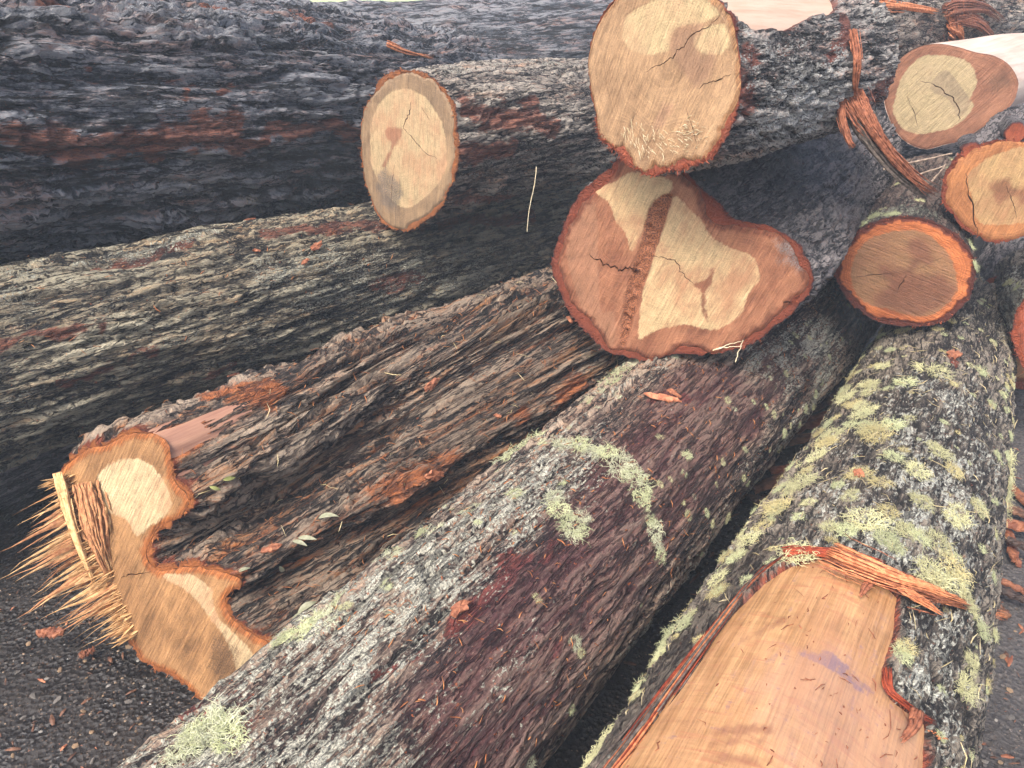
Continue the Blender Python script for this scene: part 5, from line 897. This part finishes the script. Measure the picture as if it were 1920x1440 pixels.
# ------------------------------------------------------------------ ground litter
M_stone = [simple('stone_grey', (92, 88, 84), (130, 124, 116), 50, .5, .004), simple('stone_tan', (120, 98, 76), (160, 136, 108), 50, .5, .004), simple('stone_pale', (140, 136, 130), (176, 170, 160), 50, .5, .004)]
def pebble(seed, sub=1):
    r = np.random.default_rng(seed); p = (1 + 5 ** .5) / 2
    V = np.array([(-1, p, 0), (1, p, 0), (-1, -p, 0), (1, -p, 0), (0, -1, p), (0, 1, p), (0, -1, -p), (0, 1, -p), (p, 0, -1), (p, 0, 1), (-p, 0, -1), (-p, 0, 1)], float); V /= np.linalg.norm(V[0])
    F = np.array([(0, 11, 5), (0, 5, 1), (0, 1, 7), (0, 7, 10), (0, 10, 11), (1, 5, 9), (5, 11, 4), (11, 10, 2), (10, 7, 6), (7, 1, 8), (3, 9, 4), (3, 4, 2), (3, 2, 6), (3, 6, 8), (3, 8, 9), (4, 9, 5), (2, 4, 11), (6, 2, 10), (8, 6, 7), (9, 8, 1)])
    return V * (1 + r.normal(size=(12, 1)) * .16) * r.uniform(.55, 1.2, 3) * (1, 1, .6), F
peb = [pebble(k) for k in range(10)]
for m in range(3):
    pass
PM = []
for k in range(9):
    me = mesh_np('stone', *peb[k], None, False); me.materials.append(M_stone[k % 3]); PM.append(me)
def gz(x, y): return float(ground_z(np.array([[x, y, 0.]]))[0])
def add_stone(x, y, s):
    o = bpy.data.objects.new('stone', PM[rnd.randrange(9)]); COL.objects.link(o); o.parent = ground; o.location = (x, y, gz(x, y) + s * .25); o.scale = (s * rnd.uniform(.8, 1.5), s * rnd.uniform(.6, 1.), s * rnd.uniform(.4, .8)); o.rotation_euler = (rnd.uniform(-.3, .3), rnd.uniform(-.3, .3), rnd.uniform(0, 6.3))
for p in DATA['stone']: add_stone(p[0], p[1], rnd.uniform(.005, .011))
for k in range(70): add_stone(rnd.uniform(-1.25, -.35), rnd.uniform(.7, 1.45), .0035 + .008 * rnd.random() ** 2.5)
for k in range(70): add_stone(rnd.uniform(.75, 1.6), rnd.uniform(.75, 1.9), .004 + .010 * rnd.random() ** 2.5)
def gravel(num, x0, x1, y0, y1, smin, smax, mat, label, seed):
    r = np.random.default_rng(seed); parts = []
    xy = np.stack([r.uniform(x0, x1, num), r.uniform(y0, y1, num)], 1); z = ground_z(np.concatenate([xy, np.zeros((num, 1))], 1))
    for k in range(num):
        V, F = peb[r.integers(10)]; a = r.uniform(0, 6.3); c, s = math.cos(a), math.sin(a); S = r.uniform(smin, smax) * r.uniform(.6, 1)
        W = V @ np.array([[c, s, 0], [-s, c, 0], [0, 0, .8]]) * S; parts.append((W + (xy[k, 0], xy[k, 1], z[k] + S * .15), F))
    V, F = join(parts); put('gravel', mesh_np('gravel', V, F, None, False), None, mat, kind='stuff', label=label)
M_grav = simple('gravel_dark', (26, 22, 20), (74, 64, 56), 25, .3, .003, .5); M_grav2 = simple('gravel_grey', (58, 55, 54), (104, 98, 94), 25, .55, .003, .4); M_grav3 = simple('gravel_tan', (92, 74, 58), (168, 148, 124), 25, .5, .003, .4)
gravel(3000, -1.7, -.2, .6, 1.7, .0025, .007, M_grav, 'dark wet gravel in front of the splintered cut end', 1)
gravel(900, -1.7, -.2, .6, 1.7, .0015, .0055, M_grav3, 'tan grit scattered over the wet gravel at left', 2)
gravel(3200, .65, 2.0, .7, 2.4, .0025, .008, M_grav2, 'grey gravel along the right edge', 3)
gravel(300, .65, 2.0, .7, 2.4, .002, .006, M_grav3, 'tan grit in the grey gravel at right', 4)
gravel(900, .2, 1.2, .7, 2.6, .003, .008, M_grav, 'dark gravel in the gap between the two lichened logs', 5)
M_slab = [simple('bark_slab_brown', (70, 48, 38), (116, 82, 62), 40, .6, .006), simple('bark_slab_red', (104, 60, 44), (150, 98, 70), 40, .6, .006), simple('bark_slab_dark', (44, 34, 30), (76, 58, 50), 40, .6, .006)]
where = ['in the gap, nearest the camera', 'in the gap, second from the near end', 'in the gap, the reddish one', 'in the gap against the purplish log', 'in the gap near the far shadow', 'in the gap, short and broad', 'in the gap between both logs, middle', 'in the gap, farthest from the camera', 'at right edge, topmost of the heap', 'at right edge, second of the heap', 'at right edge, widest of the heap', 'at right edge, lowest of the heap', 'at right edge, standing on end', 'on grey gravel at right, upper sliver', 'on grey gravel at right, lower sliver', 'reddish, on the wet gravel below the splinters', 'small, on wet gravel beside the cut end', 'at the left edge under the grey-olive log', 'small, on grey gravel below the torn strip']
for k, (a, b, w) in enumerate(DATA['gslab']):
    a = np.array(a); b = np.array(b); ln = np.linalg.norm(b - a); d = nv(b - a); y = np.cross((0, 0, 1), d); r = np.random.default_rng(k); n = 14; t = np.linspace(0, 1, n); m = 6; q = np.linspace(-1, 1, m)
    ww = w * .5 * (.5 + .5 * np.sin(math.pi * np.clip(t * .9 + .05, 0, 1)) + r.normal(size=n) * .12); cur = r.uniform(.2, .7)
    top = a + (t * ln)[:, None, None] * d + (ww[:, None] * q[None])[..., None] * y + (cur * w * .35 * (1 - q[None] ** 2) + .012 + .02 * (k % 4) * .6 + r.normal(size=(n, m)) * .0022 + .02 * np.sin(t * 3 + k)[:, None] * ln)[..., None] * np.array([0, 0, 1.])
    V = np.concatenate([top.reshape(-1, 3), top.reshape(-1, 3) - (0, 0, .006)]); i = (np.arange(n - 1) * m)[:, None]; j = np.arange(m - 1)[None]; F = np.stack([i + j, i + j + 1, i + m + j + 1, i + m + j], -1).reshape(-1, 4)
    o_ = n * m; F = np.vstack([F, F[:, ::-1] + o_]); e = np.arange(n - 1) * m
    F = np.vstack([F, np.stack([e, e + m, e + m + o_, e + o_], 1), np.stack([e + m - 1, e + m - 1 + o_, e + 2 * m - 1 + o_, e + 2 * m - 1], 1)]); e = np.arange(m - 1)
    F = np.vstack([F, np.stack([e, e + o_, e + 1 + o_, e + 1], 1), np.stack([e + (n - 1) * m, e + 1 + (n - 1) * m, e + 1 + (n - 1) * m + o_, e + (n - 1) * m + o_], 1)])
    o = put('bark_piece', mesh_np('bark_piece', V - a, F, None, False), None, M_slab[(1 if k in (2, 8, 13, 15, 12) else k % 3)], label='loose bark piece ' + where[k], category='bark piece', group='loose bark pieces on the ground'); o.location = tuple(a)
# bark crumbs, sawdust and chips trodden into the ground
def ground_litter(num, x0, x1, y0, y1, mat, label, seed, smin, smax):
    r = np.random.default_rng(seed); parts = []; xy = np.stack([r.uniform(x0, x1, num), r.uniform(y0, y1, num)], 1); z = ground_z(np.concatenate([xy, np.zeros((num, 1))], 1))
    for k in range(num):
        a = r.uniform(0, 6.3); ln = smin + (smax - smin) * r.uniform() ** 3; d = np.array([math.cos(a), math.sin(a), r.normal() * .12]); p = np.array([xy[k, 0], xy[k, 1], z[k] + .004])
        parts.append(tube([p, p + d * ln * .5 + (0, 0, .002), p + d * ln], ln * r.uniform(.06, .22) * np.array([.5, 1, .3]), 4, .3, side=(0, 0, 1)))
    V, F = join(parts); put('bark_litter', mesh_np('bark_litter', V, F, None, False), None, mat, kind='stuff', label=label)
ground_litter(420, -1.7, -.2, .6, 1.7, M_slab[0], 'brown bark crumbs on the wet gravel at left', 1, .006, .035)
ground_litter(160, -1.5, -.3, .7, 1.6, M_chip, 'orange wood crumbs on the wet gravel at left', 2, .005, .025)
ground_litter(500, .3, 1.3, .8, 2.7, M_slab[0], 'brown bark crumbs in the gap between the lichened logs', 3, .01, .07)
ground_litter(300, .9, 2.1, .7, 2.4, M_slab[1], 'reddish bark crumbs on the grey gravel at right', 4, .008, .06)
# shreds of inner bark on the peeled patch
L = LOG['J']; r = np.random.default_rng(31); idx = np.where((L['bare'] > .012) & (L['N'][:, 2] > .1))[0]; parts = []
for k in r.choice(idx, 150):
    nn = L['N'][k]; p = L['P'][k] + nn * .0295; d = nv(np.cross(nn, r.normal(size=3)) * .5 + L['ax'] * r.normal()); ln = .004 + .035 * r.uniform() ** 3
    parts.append(tube([p, p + d * ln * .5 + nn * .0015 + r.normal(size=3) * ln * .08, p + d * ln + r.normal(size=3) * ln * .12], r.uniform(.0005, .0016) * np.array([.7, 1, .4]), 3, .6))
V, F = join(parts); put('inner_bark_shreds', mesh_np('inner_bark_shreds', V - L['loc'], F), L['root'], M_strip2, kind='stuff')
# ------------------------------------------------------------------ haze volume added to imitate a lens veil
hz = NG('lens_veil_haze'); hz.t.nodes.remove(hz.b); pv = hz.n('ShaderNodeVolumePrincipled'); pv.inputs['Color'].default_value = (.74, .87, 1., 1); pv.inputs['Density'].default_value = .014; pv.inputs['Anisotropy'].default_value = 0.
hz.t.links.new(pv.outputs[0], hz.out.inputs['Volume'])
hx, hz0, hz1 = 430, -1.1, 4.5
hv = [(x, y, z) for z in (hz0, hz1) for x, y in ((-hx, -hx), (hx, -hx), (hx, hx), (-hx, hx))]
put('haze', mesh_np('haze', hv, [(3, 2, 1, 0), (4, 5, 6, 7), (0, 1, 5, 4), (1, 2, 6, 5), (2, 3, 7, 6), (3, 0, 4, 7)], None, False), None, hz.m, kind='stuff', label='thin bluish haze added over the whole log yard as a lens veil')
